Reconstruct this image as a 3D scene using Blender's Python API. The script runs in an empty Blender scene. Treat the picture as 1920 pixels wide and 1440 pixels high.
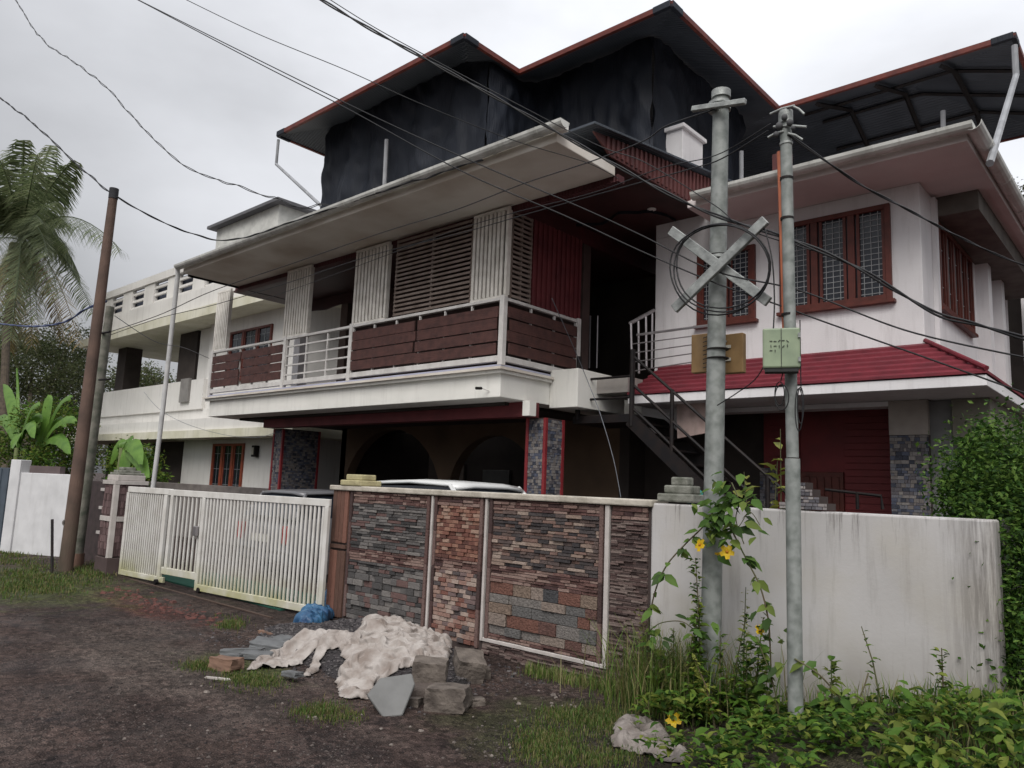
import bpy, math, random
import numpy as np
from mathutils import Vector, Matrix, noise
R = random.Random(7)
NR = np.random.RandomState(5)
rad = math.radians
sc = bpy.context.scene
col = sc.collection

# ------------------------------------------------------------------ camera
CAM = Vector((0, 0, 1.65)); FPX = 1408.2
YAW, PITCH, ROLL = rad(42.13), rad(7.82), rad(2.276)
cf = Vector((-math.sin(YAW)*math.cos(PITCH), math.cos(YAW)*math.cos(PITCH), math.sin(PITCH)))
cr0 = Vector((math.cos(YAW), math.sin(YAW), 0)); cu0 = cr0.cross(cf)
cr = cr0*math.cos(ROLL) + cu0*math.sin(ROLL)
cu = -cr0*math.sin(ROLL) + cu0*math.cos(ROLL)
cd = bpy.data.cameras.new('camera'); cam = bpy.data.objects.new('camera', cd); col.objects.link(cam)
m = Matrix((cr, cu, -cf)).transposed().to_4x4(); m.translation = CAM
cam.matrix_world = m
cd.sensor_width = 36; cd.lens = 36*FPX/1920; cd.clip_start = .05; cd.clip_end = 2000
sc.camera = cam

# ------------------------------------------------------------------ sky, sun, exposure
SUN_EL, SUN_AZ = rad(50), rad(150)          # azimuth clockwise from +Y
CLOUD_LO, CLOUD_HI = 1.8, 12.5
THIN = (cf*FPX + cr*520 + cu*620).normalized()
w = bpy.data.worlds.new('World'); sc.world = w; w.use_nodes = True
nt = w.node_tree; nt.nodes.clear()
N = nt.nodes.new; L = nt.links.new
out = N('ShaderNodeOutputWorld'); bg = N('ShaderNodeBackground'); sky = N('ShaderNodeTexSky')
sky.sky_type = 'NISHITA'; sky.sun_disc = False; sky.sun_elevation = SUN_EL; sky.sun_rotation = SUN_AZ
sky.dust_density = 5; sky.air_density = 1.0; sky.ozone_density = 1
hs = N('ShaderNodeHueSaturation'); hs.inputs['Saturation'].default_value = .13
tc = N('ShaderNodeTexCoord'); mp = N('ShaderNodeMapping'); mp.inputs['Scale'].default_value = (1, 1, 2.2)
nz = N('ShaderNodeTexNoise'); nz.inputs['Scale'].default_value = 2.0; nz.inputs['Detail'].default_value = 7; nz.inputs['Roughness'].default_value = .5
rp = N('ShaderNodeMapRange'); rp.inputs['From Min'].default_value = .3; rp.inputs['From Max'].default_value = .7
rp.inputs['To Min'].default_value = .80; rp.inputs['To Max'].default_value = 1.20
mx = N('ShaderNodeMix'); mx.data_type = 'RGBA'; mx.blend_type = 'MULTIPLY'; mx.inputs['Factor'].default_value = 1
L(tc.outputs['Generated'], mp.inputs['Vector']); L(mp.outputs[0], nz.inputs['Vector']); L(nz.outputs['Fac'], rp.inputs['Value'])
L(sky.outputs[0], hs.inputs['Color']); 
# thinner cloud, so a brighter part of the sky, over the house
vd_ = N('ShaderNodeVectorMath'); vd_.operation = 'DOT_PRODUCT'; vd_.inputs[1].default_value = tuple(THIN); L(tc.outputs['Generated'], vd_.inputs[0])
vr_ = N('ShaderNodeMapRange'); vr_.interpolation_type = 'SMOOTHSTEP'; L(vd_.outputs['Value'], vr_.inputs['Value'])
for k_, q_ in zip(('From Min', 'From Max', 'To Min', 'To Max'), (.55, .98, .86, 1.40)): vr_.inputs[k_].default_value = q_
vm_ = N('ShaderNodeMath'); vm_.operation = 'MULTIPLY'; L(rp.outputs[0], vm_.inputs[0]); L(vr_.outputs[0], vm_.inputs[1]); L(vm_.outputs[0], mx.inputs['B'])
# thick cloud layer: overcast luminance rises from the horizon to the zenith, (1 + 2 sin h) / 3
geoW = N('ShaderNodeSeparateXYZ'); L(tc.outputs['Generated'], geoW.inputs[0])
gr_ = N('ShaderNodeMapRange'); L(geoW.outputs['Z'], gr_.inputs['Value'])
for k_, q_ in zip(('From Min', 'From Max', 'To Min', 'To Max'), (0, 1, CLOUD_LO, CLOUD_HI)): gr_.inputs[k_].default_value = q_
cl = N('ShaderNodeCombineXYZ')
for c_, f_ in zip('XYZ', (.965, .985, 1.045)):
    mm_ = N('ShaderNodeMath'); mm_.operation = 'MULTIPLY'; mm_.inputs[1].default_value = f_; L(gr_.outputs[0], mm_.inputs[0]); L(mm_.outputs[0], cl.inputs[c_])
mw = N('ShaderNodeMix'); mw.data_type = 'RGBA'; mw.inputs['Factor'].default_value = .55
L(hs.outputs[0], mw.inputs['A']); L(cl.outputs[0], mw.inputs['B']); L(mw.outputs['Result'], mx.inputs['A'])
L(mx.outputs['Result'], bg.inputs['Color']); L(bg.outputs[0], out.inputs[0])
bg.inputs['Strength'].default_value = .10
sd = bpy.data.lights.new('sun', 'SUN'); sd.energy = 1.5; sd.angle = rad(40); sd.color = (1, .96, .9)
so = bpy.data.objects.new('sun', sd); col.objects.link(so)
sdir = Vector((math.sin(SUN_AZ)*math.cos(SUN_EL), math.cos(SUN_AZ)*math.cos(SUN_EL), math.sin(SUN_EL)))
so.rotation_euler = (-sdir).to_track_quat('-Z', 'Y').to_euler()
sc.view_settings.view_transform = 'Standard'; sc.view_settings.look = 'None'
sc.view_settings.exposure = .54; sc.view_settings.gamma = 1; sc.view_settings.use_curve_mapping = False

# ------------------------------------------------------------------ helpers
def at(px, py, ax, val):
    """3D point seen at a photo pixel on the plane x/y/z = val (survey helper)"""
    d = cf*FPX + cr*(px-960) - cu*(py-720)
    i = 'xyz'.index(ax); t = (val-CAM[i])/d[i]
    return CAM + d*t

def ss(x, a, b):
    t = min(1, max(0, (x-a)/(b-a))); return t*t*(3-2*t)

def gz(x, y):
    z = .42*ss(x, -3.0, -.6)*ss(y, 2.6, 5.0)*(1-ss(y, 9, 12))
    z += .05*ss(x, -4.5, -3)*ss(y, 3.6, 4.6)*(1-ss(y, 5.3, 6))
    z += .05*ss(-x, 11.5, 14)*ss(y, 2.6, 3.6)*(1-ss(y, 6, 7))
    z += .025*noise.noise(Vector((x*.6, y*.6, 3)))*ss(abs(y-9), 3.0, 5.5)
    return z

class MB:
    def __init__(s): s.v = []; s.f = []
    def add(s, vs, fs):
        b = len(s.v); s.v += [tuple(v) for v in vs]; s.f += [tuple(i+b for i in f) for f in fs]
    def box(s, x0, x1, y0, y1, z0, z1):
        s.add([(x, y, z) for z in (z0, z1) for x, y in ((x0, y0), (x1, y0), (x1, y1), (x0, y1))],
              [(3, 2, 1, 0), (4, 5, 6, 7), (0, 1, 5, 4), (1, 2, 6, 5), (2, 3, 7, 6), (3, 0, 4, 7)])
    def obox(s, c, ux, uy, uz):
        c = Vector(c); ux, uy, uz = Vector(ux), Vector(uy), Vector(uz)
        s.add([c+ux*i+uy*j+uz*k for k in (-1, 1) for i, j in ((-1, -1), (1, -1), (1, 1), (-1, 1))],
              [(3, 2, 1, 0), (4, 5, 6, 7), (0, 1, 5, 4), (1, 2, 6, 5), (2, 3, 7, 6), (3, 0, 4, 7)])
    def bar(s, a, b, wd, th, up=(0, 0, 1)):
        a, b = Vector(a), Vector(b); d = b-a; up = Vector(up); side = d.cross(up)
        if side.length < 1e-6: side = d.cross(Vector((1, 0, 0)))
        side.normalize(); u2 = side.cross(d).normalized()
        s.obox((a+b)/2, d/2, side*wd/2, u2*th/2)
    def tube(s, pts, r, n=8, cap=True):
        pts = [Vector(p) for p in pts]; rs = r if isinstance(r, (list, tuple)) else [r]*len(pts)
        b = len(s.v); prev = None
        for i, p in enumerate(pts):
            d = (pts[min(i+1, len(pts)-1)]-pts[max(i-1, 0)]).normalized()
            if prev is None:
                a = d.cross(Vector((0, 0, 1)) if abs(d.z) < .9 else Vector((1, 0, 0))).normalized()
            else:
                a = (prev - d*prev.dot(d)).normalized()
            prev = a; c = d.cross(a)
            for k in range(n):
                t = 2*math.pi*k/n; s.v.append(tuple(p+(a*math.cos(t)+c*math.sin(t))*rs[i]))
        for i in range(len(pts)-1):
            for k in range(n):
                k2 = (k+1) % n
                s.f.append((b+i*n+k, b+i*n+k2, b+(i+1)*n+k2, b+(i+1)*n+k))
        if cap:
            e = b+(len(pts)-1)*n; c1 = len(s.v); s.v += s.v[b:b+n]+s.v[e:e+n]
            s.f.append(tuple(c1+k for k in reversed(range(n)))); s.f.append(tuple(c1+n+k for k in range(n)))
    def prism(s, poly, vec):
        n = len(poly); P = [Vector(p) for p in poly]; vec = Vector(vec)
        s.add(P+[p+vec for p in P], [tuple(reversed(range(n))), tuple(range(n, 2*n))] + [(i, (i+1) % n, n+(i+1) % n, n+i) for i in range(n)])
    def ico(s, c, rx, ry, rz, n=10, m=6, j=0):
        c = Vector(c); b = len(s.v)
        for i in range(m+1):
            t = math.pi*i/m
            for k in range(n):
                q = 1+j*(R.random()-.5); p = 2*math.pi*k/n
                s.v.append((c.x+rx*q*math.sin(t)*math.cos(p), c.y+ry*q*math.sin(t)*math.sin(p), c.z+rz*q*math.cos(t)))
        for i in range(m):
            for k in range(n):
                k2 = (k+1) % n; s.f.append((b+i*n+k, b+(i+1)*n+k, b+(i+1)*n+k2, b+i*n+k2))
    def mesh(s, name, smooth=False):
        me = bpy.data.meshes.new(name); me.from_pydata(s.v, [], s.f); me.validate(); me.update()
        if smooth:
            me.polygons.foreach_set('use_smooth', [len(p.vertices) <= 4 for p in me.polygons])
        return me
    def build(s, name, mat, parent=None, bevel=0, smooth=False, kind=None, label=None):
        o = link(name, s.mesh(name, smooth), mat, parent, kind, label)
        if bevel:
            b = o.modifiers.new('bevel', 'BEVEL'); b.width = bevel; b.segments = 1 if bevel < .01 else 2; b.limit_method = 'ANGLE'
        return o

def link(name, me, mat=None, parent=None, kind=None, label=None):
    o = bpy.data.objects.new(name, me); col.objects.link(o)
    if mat is not None and not me.materials: me.materials.append(mat)
    if parent is not None: adopt(o, parent)
    if kind: o['kind'] = kind
    if label: o['label'] = label
    return o

WORLD = {}
def adopt(o, parent):
    o.parent = parent
    o.matrix_parent_inverse = Matrix.Translation(-WORLD.get(parent.name, Vector((0, 0, 0))))

def thing(name, label, cat, loc, group=None):
    o = bpy.data.objects.new(name, None); col.objects.link(o); o.location = loc; o.empty_display_size = .2
    WORLD[o.name] = Vector(loc); o['label'] = label; o['category'] = cat
    if group: o['group'] = group
    return o

def tag(o, label, cat, group=None):
    o['label'] = label; o['category'] = cat
    if group: o['group'] = group
    return o

def fan(n_smooth=None): pass

# shared chunk meshes for stones / bricks (unit cube with worn edges), a few variants
def chunk_mesh(name, jit, bev):
    import bmesh
    bm = bmesh.new(); bmesh.ops.create_cube(bm, size=1)
    for v in bm.verts: v.co += Vector((R.uniform(-jit, jit), R.uniform(-jit, jit), R.uniform(-jit, jit)))
    if bev: bmesh.ops.bevel(bm, geom=bm.edges[:]+bm.verts[:], offset=bev, segments=1, affect='EDGES')
    me = bpy.data.meshes.new(name); bm.to_mesh(me); bm.free(); return me
_chunks = {}
def chunk(name, mat, parent, c, size, axes=None, label=None, jit=.02, bev=.05):
    """one piece (brick, stone, plank ...) sharing mesh data with its likes"""
    key = (mat.name, jit, bev)
    if key not in _chunks:
        _chunks[key] = []
        for i in range(5):
            me = chunk_mesh(name, jit, bev); me.materials.append(mat); _chunks[key].append(me)
    o = bpy.data.objects.new(name, R.choice(_chunks[key])); col.objects.link(o)
    adopt(o, parent) if parent is not None else None
    if axes is None:
        o.location = c; o.scale = size
    else:
        mt = Matrix((axes[0], axes[1], axes[2])).transposed().to_4x4() @ Matrix.Diagonal((*size, 1)); mt.translation = Vector(c)
        o.matrix_basis = mt
    if label: o['label'] = label
    return o

# ------------------------------------------------------------------ materials
MATS = {}
def M(name, c1, c2=None, rough=.8, scale=4, bump=0, bscale=40, rnd=None, cols=None, streak=0, metal=0, spec=.35,
      var=.25, stretch=(1, 1, 1), trans=0, moss=None, edgex=None, wave=None, bstretch=(1, 1, 1)):
    if name in MATS: return MATS[name]
    m = bpy.data.materials.new(name); m.use_nodes = True; nt = m.node_tree; nd = nt.nodes; ln = nt.links
    b = nd['Principled BSDF']; b.inputs['Roughness'].default_value = rough; b.inputs['Metallic'].default_value = metal
    b.inputs['Specular IOR Level'].default_value = spec
    geo = nd.new('ShaderNodeNewGeometry')
    mp = nd.new('ShaderNodeMapping'); mp.inputs['Scale'].default_value = stretch; ln.new(geo.outputs['Position'], mp.inputs['Vector'])
    n1 = nd.new('ShaderNodeTexNoise'); n1.inputs['Scale'].default_value = scale; n1.inputs['Detail'].default_value = 6; ln.new(mp.outputs[0], n1.inputs['Vector'])
    def rgb(c): return (c[0], c[1], c[2], 1)
    def mix(a, b_, fac, bt='MIX'):
        x = nd.new('ShaderNodeMix'); x.data_type = 'RGBA'; x.blend_type = bt
        for sock, v in (('A', a), ('B', b_), ('Factor', fac)):
            if hasattr(v, 'is_output'): ln.new(v, x.inputs[sock])
            elif sock == 'Factor': x.inputs[sock].default_value = v
            else: x.inputs[sock].default_value = rgb(v)
        return x.outputs['Result']
    def mr(v, a, b_, c, d):
        x = nd.new('ShaderNodeMapRange'); ln.new(v, x.inputs['Value'])
        for k, q in zip(('From Min', 'From Max', 'To Min', 'To Max'), (a, b_, c, d)): x.inputs[k].default_value = q
        return x.outputs[0]
    if cols:
        rmp = nd.new('ShaderNodeValToRGB'); rmp.color_ramp.interpolation = 'CONSTANT' if rnd else 'LINEAR'
        e = rmp.color_ramp.elements
        while len(e) < len(cols): e.new(.5)
        for i, c in enumerate(cols): e[i].position = i/len(cols); e[i].color = rgb(c)
        if rnd == 'obj':
            oi = nd.new('ShaderNodeObjectInfo'); ln.new(oi.outputs['Random'], rmp.inputs[0])
        elif rnd == 'island': ln.new(geo.outputs['Random Per Island'], rmp.inputs[0])
        else: ln.new(mr(n1.outputs['Fac'], .3, .7, 0, 1), rmp.inputs[0])
        base = rmp.outputs[0]
        base = mix(base, (0, 0, 0), mr(n1.outputs['Fac'], .35, .75, 0, var))
    else:
        base = mix(c1, c2 if c2 else tuple(q*(1-var) for q in c1), mr(n1.outputs['Fac'], .38, .68, 0, 1))
    if streak:
        mp2 = nd.new('ShaderNodeMapping'); mp2.inputs['Scale'].default_value = (5, 5, .45); ln.new(geo.outputs['Position'], mp2.inputs['Vector'])
        n2 = nd.new('ShaderNodeTexNoise'); n2.inputs['Scale'].default_value = 1.6; n2.inputs['Detail'].default_value = 8; n2.inputs['Roughness'].default_value = .7
        ln.new(mp2.outputs[0], n2.inputs['Vector'])
        base = mix(base, (.16, .14, .12), mr(n2.outputs['Fac'], .52, .8, 0, streak))
    if edgex:    # black mould streaks gathering towards one end of the wall, and yellowed patches
        sx_ = nd.new('ShaderNodeSeparateXYZ'); ln.new(geo.outputs['Position'], sx_.inputs[0])
        mp4 = nd.new('ShaderNodeMapping'); mp4.inputs['Scale'].default_value = (14, 5, .9); ln.new(geo.outputs['Position'], mp4.inputs['Vector'])
        n4 = nd.new('ShaderNodeTexNoise'); n4.inputs['Scale'].default_value = 1.3; n4.inputs['Detail'].default_value = 9; n4.inputs['Roughness'].default_value = .75; ln.new(mp4.outputs[0], n4.inputs['Vector'])
        q1 = nd.new('ShaderNodeMath'); q1.operation = 'MULTIPLY'; ln.new(mr(sx_.outputs['X'], edgex[0]-.34, edgex[0], 0, .8), q1.inputs[0]); ln.new(mr(n4.outputs['Fac'], .40, .60, 0, 1), q1.inputs[1])
        q2 = nd.new('ShaderNodeMath'); q2.operation = 'MULTIPLY'; ln.new(mr(sx_.outputs['Z'], 1.15, 1.57, 0, 1), q2.inputs[0]); ln.new(mr(n4.outputs['Fac'], .54, .68, 0, .8), q2.inputs[1])
        q3 = nd.new('ShaderNodeMath'); q3.operation = 'MAXIMUM'; ln.new(q1.outputs[0], q3.inputs[0]); ln.new(q2.outputs[0], q3.inputs[1])
        n5 = nd.new('ShaderNodeTexNoise'); n5.inputs['Scale'].default_value = 1.4; n5.inputs['Detail'].default_value = 5; ln.new(geo.outputs['Position'], n5.inputs['Vector'])
        base = mix(base, (.40, .365, .30), mr(n5.outputs['Fac'], .48, .66, 0, .40)); base = mix(base, (.07, .06, .055), q3.outputs[0])
    if moss:     # moss = (z below which green film grows, colour, strength)
        sep = nd.new('ShaderNodeSeparateXYZ'); ln.new(geo.outputs['Position'], sep.inputs[0])
        n3 = nd.new('ShaderNodeTexNoise'); n3.inputs['Scale'].default_value = 3.5; n3.inputs['Detail'].default_value = 8; ln.new(geo.outputs['Position'], n3.inputs['Vector'])
        h = mr(sep.outputs['Z'], moss[0]-moss[3], moss[0]+moss[3], 1, 0) if moss[3] > 0 else mr(sep.outputs['Z'], moss[0]+moss[3], moss[0]-moss[3], 0, 1)
        mm = nd.new('ShaderNodeMath'); mm.operation = 'MULTIPLY'; ln.new(h, mm.inputs[0]); ln.new(mr(n3.outputs['Fac'], .35, .65, .25, 1), mm.inputs[1])
        m2 = nd.new('ShaderNodeMath'); m2.operation = 'MULTIPLY'; ln.new(mm.outputs[0], m2.inputs[0]); m2.inputs[1].default_value = moss[2]; m2.use_clamp = True
        base = mix(base, moss[1], m2.outputs[0])
    ln.new(base, b.inputs['Base Color'])
    if bump or wave:
        mpb = nd.new('ShaderNodeMapping'); mpb.inputs['Scale'].default_value = bstretch; ln.new(geo.outputs['Position'], mpb.inputs['Vector'])
        bp = nd.new('ShaderNodeBump'); bp.inputs['Strength'].default_value = max(bump, .01); bp.inputs['Distance'].default_value = .02
        if wave:
            wv = nd.new('ShaderNodeTexWave'); wv.bands_direction = wave[0]; wv.inputs['Scale'].default_value = wave[1]; ln.new(geo.outputs['Position'], wv.inputs['Vector'])
            bp.inputs['Strength'].default_value = wave[2]; ln.new(wv.outputs['Fac'], bp.inputs['Height'])
        else:
            nb = nd.new('ShaderNodeTexNoise'); nb.inputs['Scale'].default_value = bscale; nb.inputs['Detail'].default_value = 4; ln.new(mpb.outputs[0], nb.inputs['Vector'])
            ln.new(nb.outputs['Fac'], bp.inputs['Height'])
        ln.new(bp.outputs[0], b.inputs['Normal'])
    if trans:
        tr = nd.new('ShaderNodeBsdfTranslucent'); ln.new(base, tr.inputs['Color'])
        ms = nd.new('ShaderNodeMixShader'); ms.inputs[0].default_value = trans; ln.new(b.outputs[0], ms.inputs[1]); ln.new(tr.outputs[0], ms.inputs[2])
        ln.new(ms.outputs[0], nd['Material Output'].inputs[0])
    MATS[name] = m; return m

white = M('white_wall_paint', (.73, .715, .725), (.64, .625, .635), rough=.85, scale=1.3, bump=.15, bscale=60, streak=.30)
cream = M('cream_slab_paint', (.80, .785, .74), (.72, .71, .665), rough=.8, scale=1.5, bump=.1, bscale=50, streak=.22)
soffit_m = M('soffit_paint', (.72, .68, .62), (.50, .43, .36), rough=.9, scale=.9, bump=.1, bscale=30)
gutter_m = M('gutter_pvc', (.66, .66, .63), (.45, .45, .42), rough=.5, scale=3, streak=.6)
railw = M('white_rail_paint', (.66, .64, .62), (.52, .5, .48), rough=.5, scale=6)
slatw = M('slat_paint', (.74, .71, .66), (.58, .55, .50), rough=.7, scale=6)
lavender = M('lavender_ledge_paint', (.42, .43, .54), (.36, .37, .46), rough=.8, scale=3)
plankm = M('brown_plank', (.095, .042, .036), (.06, .028, .025), rough=.65, scale=9, bump=.3, bscale=30, bstretch=(.2, .2, 3))
maroon = M('maroon_cladding', (.085, .018, .020), (.055, .013, .015), rough=.7, scale=3, wave=('X', 6, .6))
maroon_y = M('maroon_cladding_side', (.15, .030, .034), (.10, .020, .024), rough=.6, scale=3)
maroon_l = M('maroon_lap_siding', (.19, .028, .030), (.14, .024, .026), rough=.6, scale=3)
fasciam = M('maroon_corrugated_fascia', (.12, .040, .038), (.075, .026, .026), rough=.7, scale=4, streak=.4)
ceil_m = M('porch_ceiling_maroon', (.06, .022, .022), (.04, .015, .015), rough=.6, scale=2)
tile_m = M('red_roof_tile', (.17, .020, .032), (.12, .016, .025), rough=.65, scale=5, bump=.2, bscale=25)
redtrim = M('red_trim', (.24, .03, .035), (.18, .02, .025), rough=.5)
woodm = M('window_frame_wood', (.115, .028, .020), (.075, .020, .014), rough=.5, scale=8)
woodo = M('window_frame_orange_wood', (.26, .06, .03), (.18, .04, .02), rough=.5, scale=8)
glassm = M('dark_window_glass', (.010, .012, .018), (.022, .026, .036), rough=.12, spec=.4, scale=2)
grillem = M('window_grille_paint', (.33, .34, .35), rough=.5)
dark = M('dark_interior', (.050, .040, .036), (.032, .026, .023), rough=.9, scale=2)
archm = M('porch_arch_paint', (.13, .085, .055), (.09, .06, .04), rough=.9, scale=1.5)
tarpm = M('black_shade_net', (.018, .022, .032), (.007, .009, .015), rough=.6, scale=1.2, bump=.6, bscale=14, bstretch=(2.5, 2.5, .3), spec=.25)
sheetm = M('grey_roof_sheet', (.055, .066, .082), (.030, .037, .048), rough=.55, scale=1.2, wave=('Y', 5, .5), spec=.4)
reded = M('red_roof_edging', (.15, .032, .022), (.08, .018, .015), rough=.6, scale=6)
blackm = M('black_painted_steel', (.010, .009, .010), (.018, .013, .012), rough=.6, spec=.2, scale=8)
steelm = M('brushed_steel', (.35, .33, .34), rough=.35, metal=.7, scale=6)
galv = M('galvanised_pole', (.27, .285, .275), (.15, .165, .155), rough=.6, scale=13, metal=.1, streak=.2, bump=.1, bscale=20)
galv2 = M('galvanised_bracket', (.33, .345, .335), (.20, .21, .205), rough=.5, scale=16, metal=.3, bump=.2, bscale=50)
browncon = M('brown_stained_pole', (.135, .088, .070), (.085, .058, .048), rough=.9, scale=3, bump=.4, bscale=20, bstretch=(3, 3, .5), moss=(.7, (.075, .072, .05), .7, .6))
greycon = M('mossy_grey_pole', (.22, .21, .18), (.10, .11, .085), rough=.95, scale=7, bump=.4, bscale=25)
orange = M('orange_pvc_pipe', (.50, .16, .08), (.36, .11, .06), rough=.5, scale=6)
greenbox = M('pale_green_box_paint', (.27, .33, .22), (.20, .25, .17), rough=.5, scale=7, streak=.4)
boardm = M('brown_meter_board', (.27, .17, .075), (.20, .12, .05), rough=.6, scale=8, streak=.5)
inkm = M('dark_ink', (.03, .03, .03)); labelm = M('pale_sticker', (.5, .48, .42), rough=.5)
cablem = M('black_cable', (.012, .012, .014), rough=.55); cable_g = M('grey_cable', (.16, .17, .19), rough=.5); cable_b = M('blue_cable', (.05, .07, .16), rough=.5)
moss_white = M('gate_white_paint', (.62, .605, .58), (.52, .5, .47), rough=.55, scale=5, streak=.3, moss=(.20, (.34, .33, .14), 1.15, .28))
concwall = M('white_compound_wall', (.49, .475, .475), (.40, .385, .38), rough=.9, scale=1.1, bump=.06, bscale=45, streak=.6, edgex=(-.95,), moss=(.45, (.20, .18, .14), .8, .35))
copingm = M('cream_coping', (.50, .46, .40), (.34, .31, .26), rough=.9, scale=6, bump=.3, bscale=40, streak=.5)
yellowcap = M('yellowish_stone_cap', (.42, .38, .22), (.30, .26, .15), rough=.95, scale=9, bump=.4)
greycap = M('weathered_grey_cap', (.24, .24, .21), (.12, .125, .10), rough=.95, scale=12, bump=.4)
grout = M('wall_grout', (.06, .045, .042), rough=.95)
whitestrip = M('white_joint_strip', (.50, .46, .44), (.40, .37, .35), rough=.8, scale=8, streak=.4)
orangebrick = M('orange_brick', None, cols=[(.23, .105, .075), (.30, .16, .115), (.17, .075, .055), (.38, .25, .19), (.25, .12, .085), (.13, .055, .042)], rnd='obj', rough=.9, scale=25, bump=.35, bscale=70) if False else M('orange_brick', (1, 1, 1), cols=[(.21, .095, .07), (.27, .145, .105), (.15, .065, .05), (.33, .22, .17), (.22, .11, .08), (.11, .05, .04)], rnd='obj', rough=.9, scale=25, bump=.35, bscale=70)
pinkbrick = M('pink_mixed_brick', (1, 1, 1), cols=[(.30, .20, .165), (.36, .28, .24), (.18, .08, .062), (.17, .12, .115), (.28, .17, .14), (.09, .075, .075)], rnd='obj', rough=.9, scale=25, bump=.35, bscale=70)
slatestone = M('grey_slate_strip', (1, 1, 1), cols=[(.075, .071, .070), (.115, .108, .105), (.045, .043, .043), (.16, .148, .142), (.14, .085, .078), (.09, .083, .082), (.19, .175, .165)], rnd='obj', rough=.8, scale=30, bump=.5, bscale=60)
tanstone = M('tan_and_dark_stone_strip', (1, 1, 1), cols=[(.12, .085, .075), (.07, .06, .06), (.26, .19, .155), (.045, .04, .042), (.19, .12, .10), (.10, .075, .07), (.32, .25, .21)], rnd='obj', rough=.85, scale=30, bump=.5, bscale=60)
bandstone = M('red_band_stone', (1, 1, 1), cols=[(.15, .082, .072), (.105, .056, .05), (.21, .135, .115), (.07, .038, .037), (.26, .18, .155)], rnd='island', rough=.85, scale=30, bump=.5, bscale=60)
blockstone = M('large_mixed_block', (1, 1, 1), cols=[(.13, .125, .122), (.062, .062, .066), (.21, .155, .12), (.17, .08, .06), (.19, .172, .16), (.125, .066, .055), (.25, .20, .17)], rnd='obj', rough=.85, scale=45, bump=.8, bscale=60, var=.5)
ribm = M('brown_rib_stone', (1, 1, 1), cols=[(.095, .06, .055), (.15, .105, .095), (.065, .045, .042), (.19, .145, .13)], rnd='island', rough=.85, scale=30, bump=.4, bscale=50)
timberm = M('reddish_vertical_plank_tile', (1, 1, 1), cols=[(.20, .095, .07), (.14, .07, .052), (.24, .13, .09), (.11, .06, .045)], rnd='obj', rough=.8, scale=10, bump=.4, bscale=25, stretch=(3, 3, .6))
borderm = M('dark_border_stone', (1, 1, 1), cols=[(.11, .062, .055), (.08, .045, .042), (.15, .095, .085), (.06, .036, .034)], rnd='obj', rough=.85, scale=30, bump=.5, bscale=50)
mosaicm = M('blue_grey_mosaic_stone', (1, 1, 1), cols=[(.09, .10, .14), (.16, .16, .18), (.05, .055, .075), (.24, .22, .21), (.12, .11, .12), (.19, .17, .16)], rnd='island', rough=.75, scale=30, bump=.4, bscale=60)
concm = M('rough_concrete', (.145, .122, .105), (.065, .053, .046), rough=.95, scale=9, bump=.6, bscale=35)
slabm = M('grey_stone_slab', (.15, .15, .148), (.115, .115, .113), rough=.7, scale=6, bump=.08, bscale=40)
sackm = M('dirty_white_sackcloth', (.36, .33, .31), (.20, .165, .145), rough=.95, scale=6.5, bump=.35, bscale=22)
blue_t = M('blue_tarp', (.04, .12, .22), (.018, .05, .12), rough=.4, scale=6, bump=.3)
greybag = M('muddy_grey_bag', (.22, .195, .18), (.12, .10, .09), rough=.8, scale=9, bump=.5, bscale=30)
brickrub = M('orange_wood_scrap', (.20, .12, .085), (.13, .08, .06), rough=.9, scale=8)
leafm = M('hedge_leaf', (1, 1, 1), spec=.12, cols=[(.055, .12, .02), (.035, .085, .015), (.09, .17, .03), (.022, .05, .012), (.12, .20, .04)], rnd='island', rough=.5, trans=.3, scale=8)
leaf_d = M('dark_tree_leaf', (1, 1, 1), spec=.12, cols=[(.085, .105, .045), (.055, .075, .03), (.12, .135, .06), (.085, .09, .045)], rnd='island', rough=.6, trans=.35, scale=2)
leaf_b = M('bright_broad_leaf', (1, 1, 1), spec=.12, cols=[(.085, .17, .024), (.14, .22, .035), (.045, .10, .017), (.21, .25, .05), (.03, .065, .014), (.09, .18, .03), (.13, .17, .035)], rnd='island', rough=.45, trans=.42, scale=6)
leaf_v = M('vine_leaf', (1, 1, 1), spec=.12, cols=[(.08, .16, .035), (.12, .21, .045), (.05, .09, .028), (.17, .23, .055)], rnd='obj', rough=.45, trans=.42, scale=10)
yleaf = M('yellow_green_leaf', (.24, .25, .05), (.16, .19, .035), rough=.5, trans=.3, scale=9)
banana_m = M('banana_leaf', (.15, .28, .05), (.09, .19, .035), rough=.45, trans=.35, scale=3)
palm_g = M('palm_leaflet', (1, 1, 1), spec=.12, cols=[(.12, .155, .07), (.15, .185, .085), (.085, .11, .055), (.20, .22, .12)], rnd='island', rough=.5, trans=.45, scale=2)
palm_b = M('dry_palm_leaflet', (1, 1, 1), cols=[(.19, .14, .05), (.12, .085, .04), (.22, .17, .07)], rnd='island', rough=.7, trans=.2, scale=2)
barkm = M('tree_bark', (.10, .08, .06), (.06, .05, .04), rough=.95, scale=8, bump=.6, bscale=20)
grassm = M('grass_blades', (1, 1, 1), cols=[(.065, .12, .02), (.10, .16, .03), (.16, .165, .05), (.05, .085, .018), (.18, .15, .07)], rnd='island', rough=.6, trans=.3, scale=5)
drygrass = M('tall_grass_blades', (1, 1, 1), cols=[(.11, .19, .03), (.16, .22, .05), (.20, .18, .075), (.06, .11, .022), (.24, .22, .10)], rnd='island', rough=.6, trans=.3, scale=5)
stemm = M('green_brown_stem', (.10, .075, .045), (.07, .09, .035), rough=.7)
petalm = M('yellow_petal', (.80, .55, .02), (.70, .44, .01), rough=.5, trans=.3, scale=20)
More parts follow.
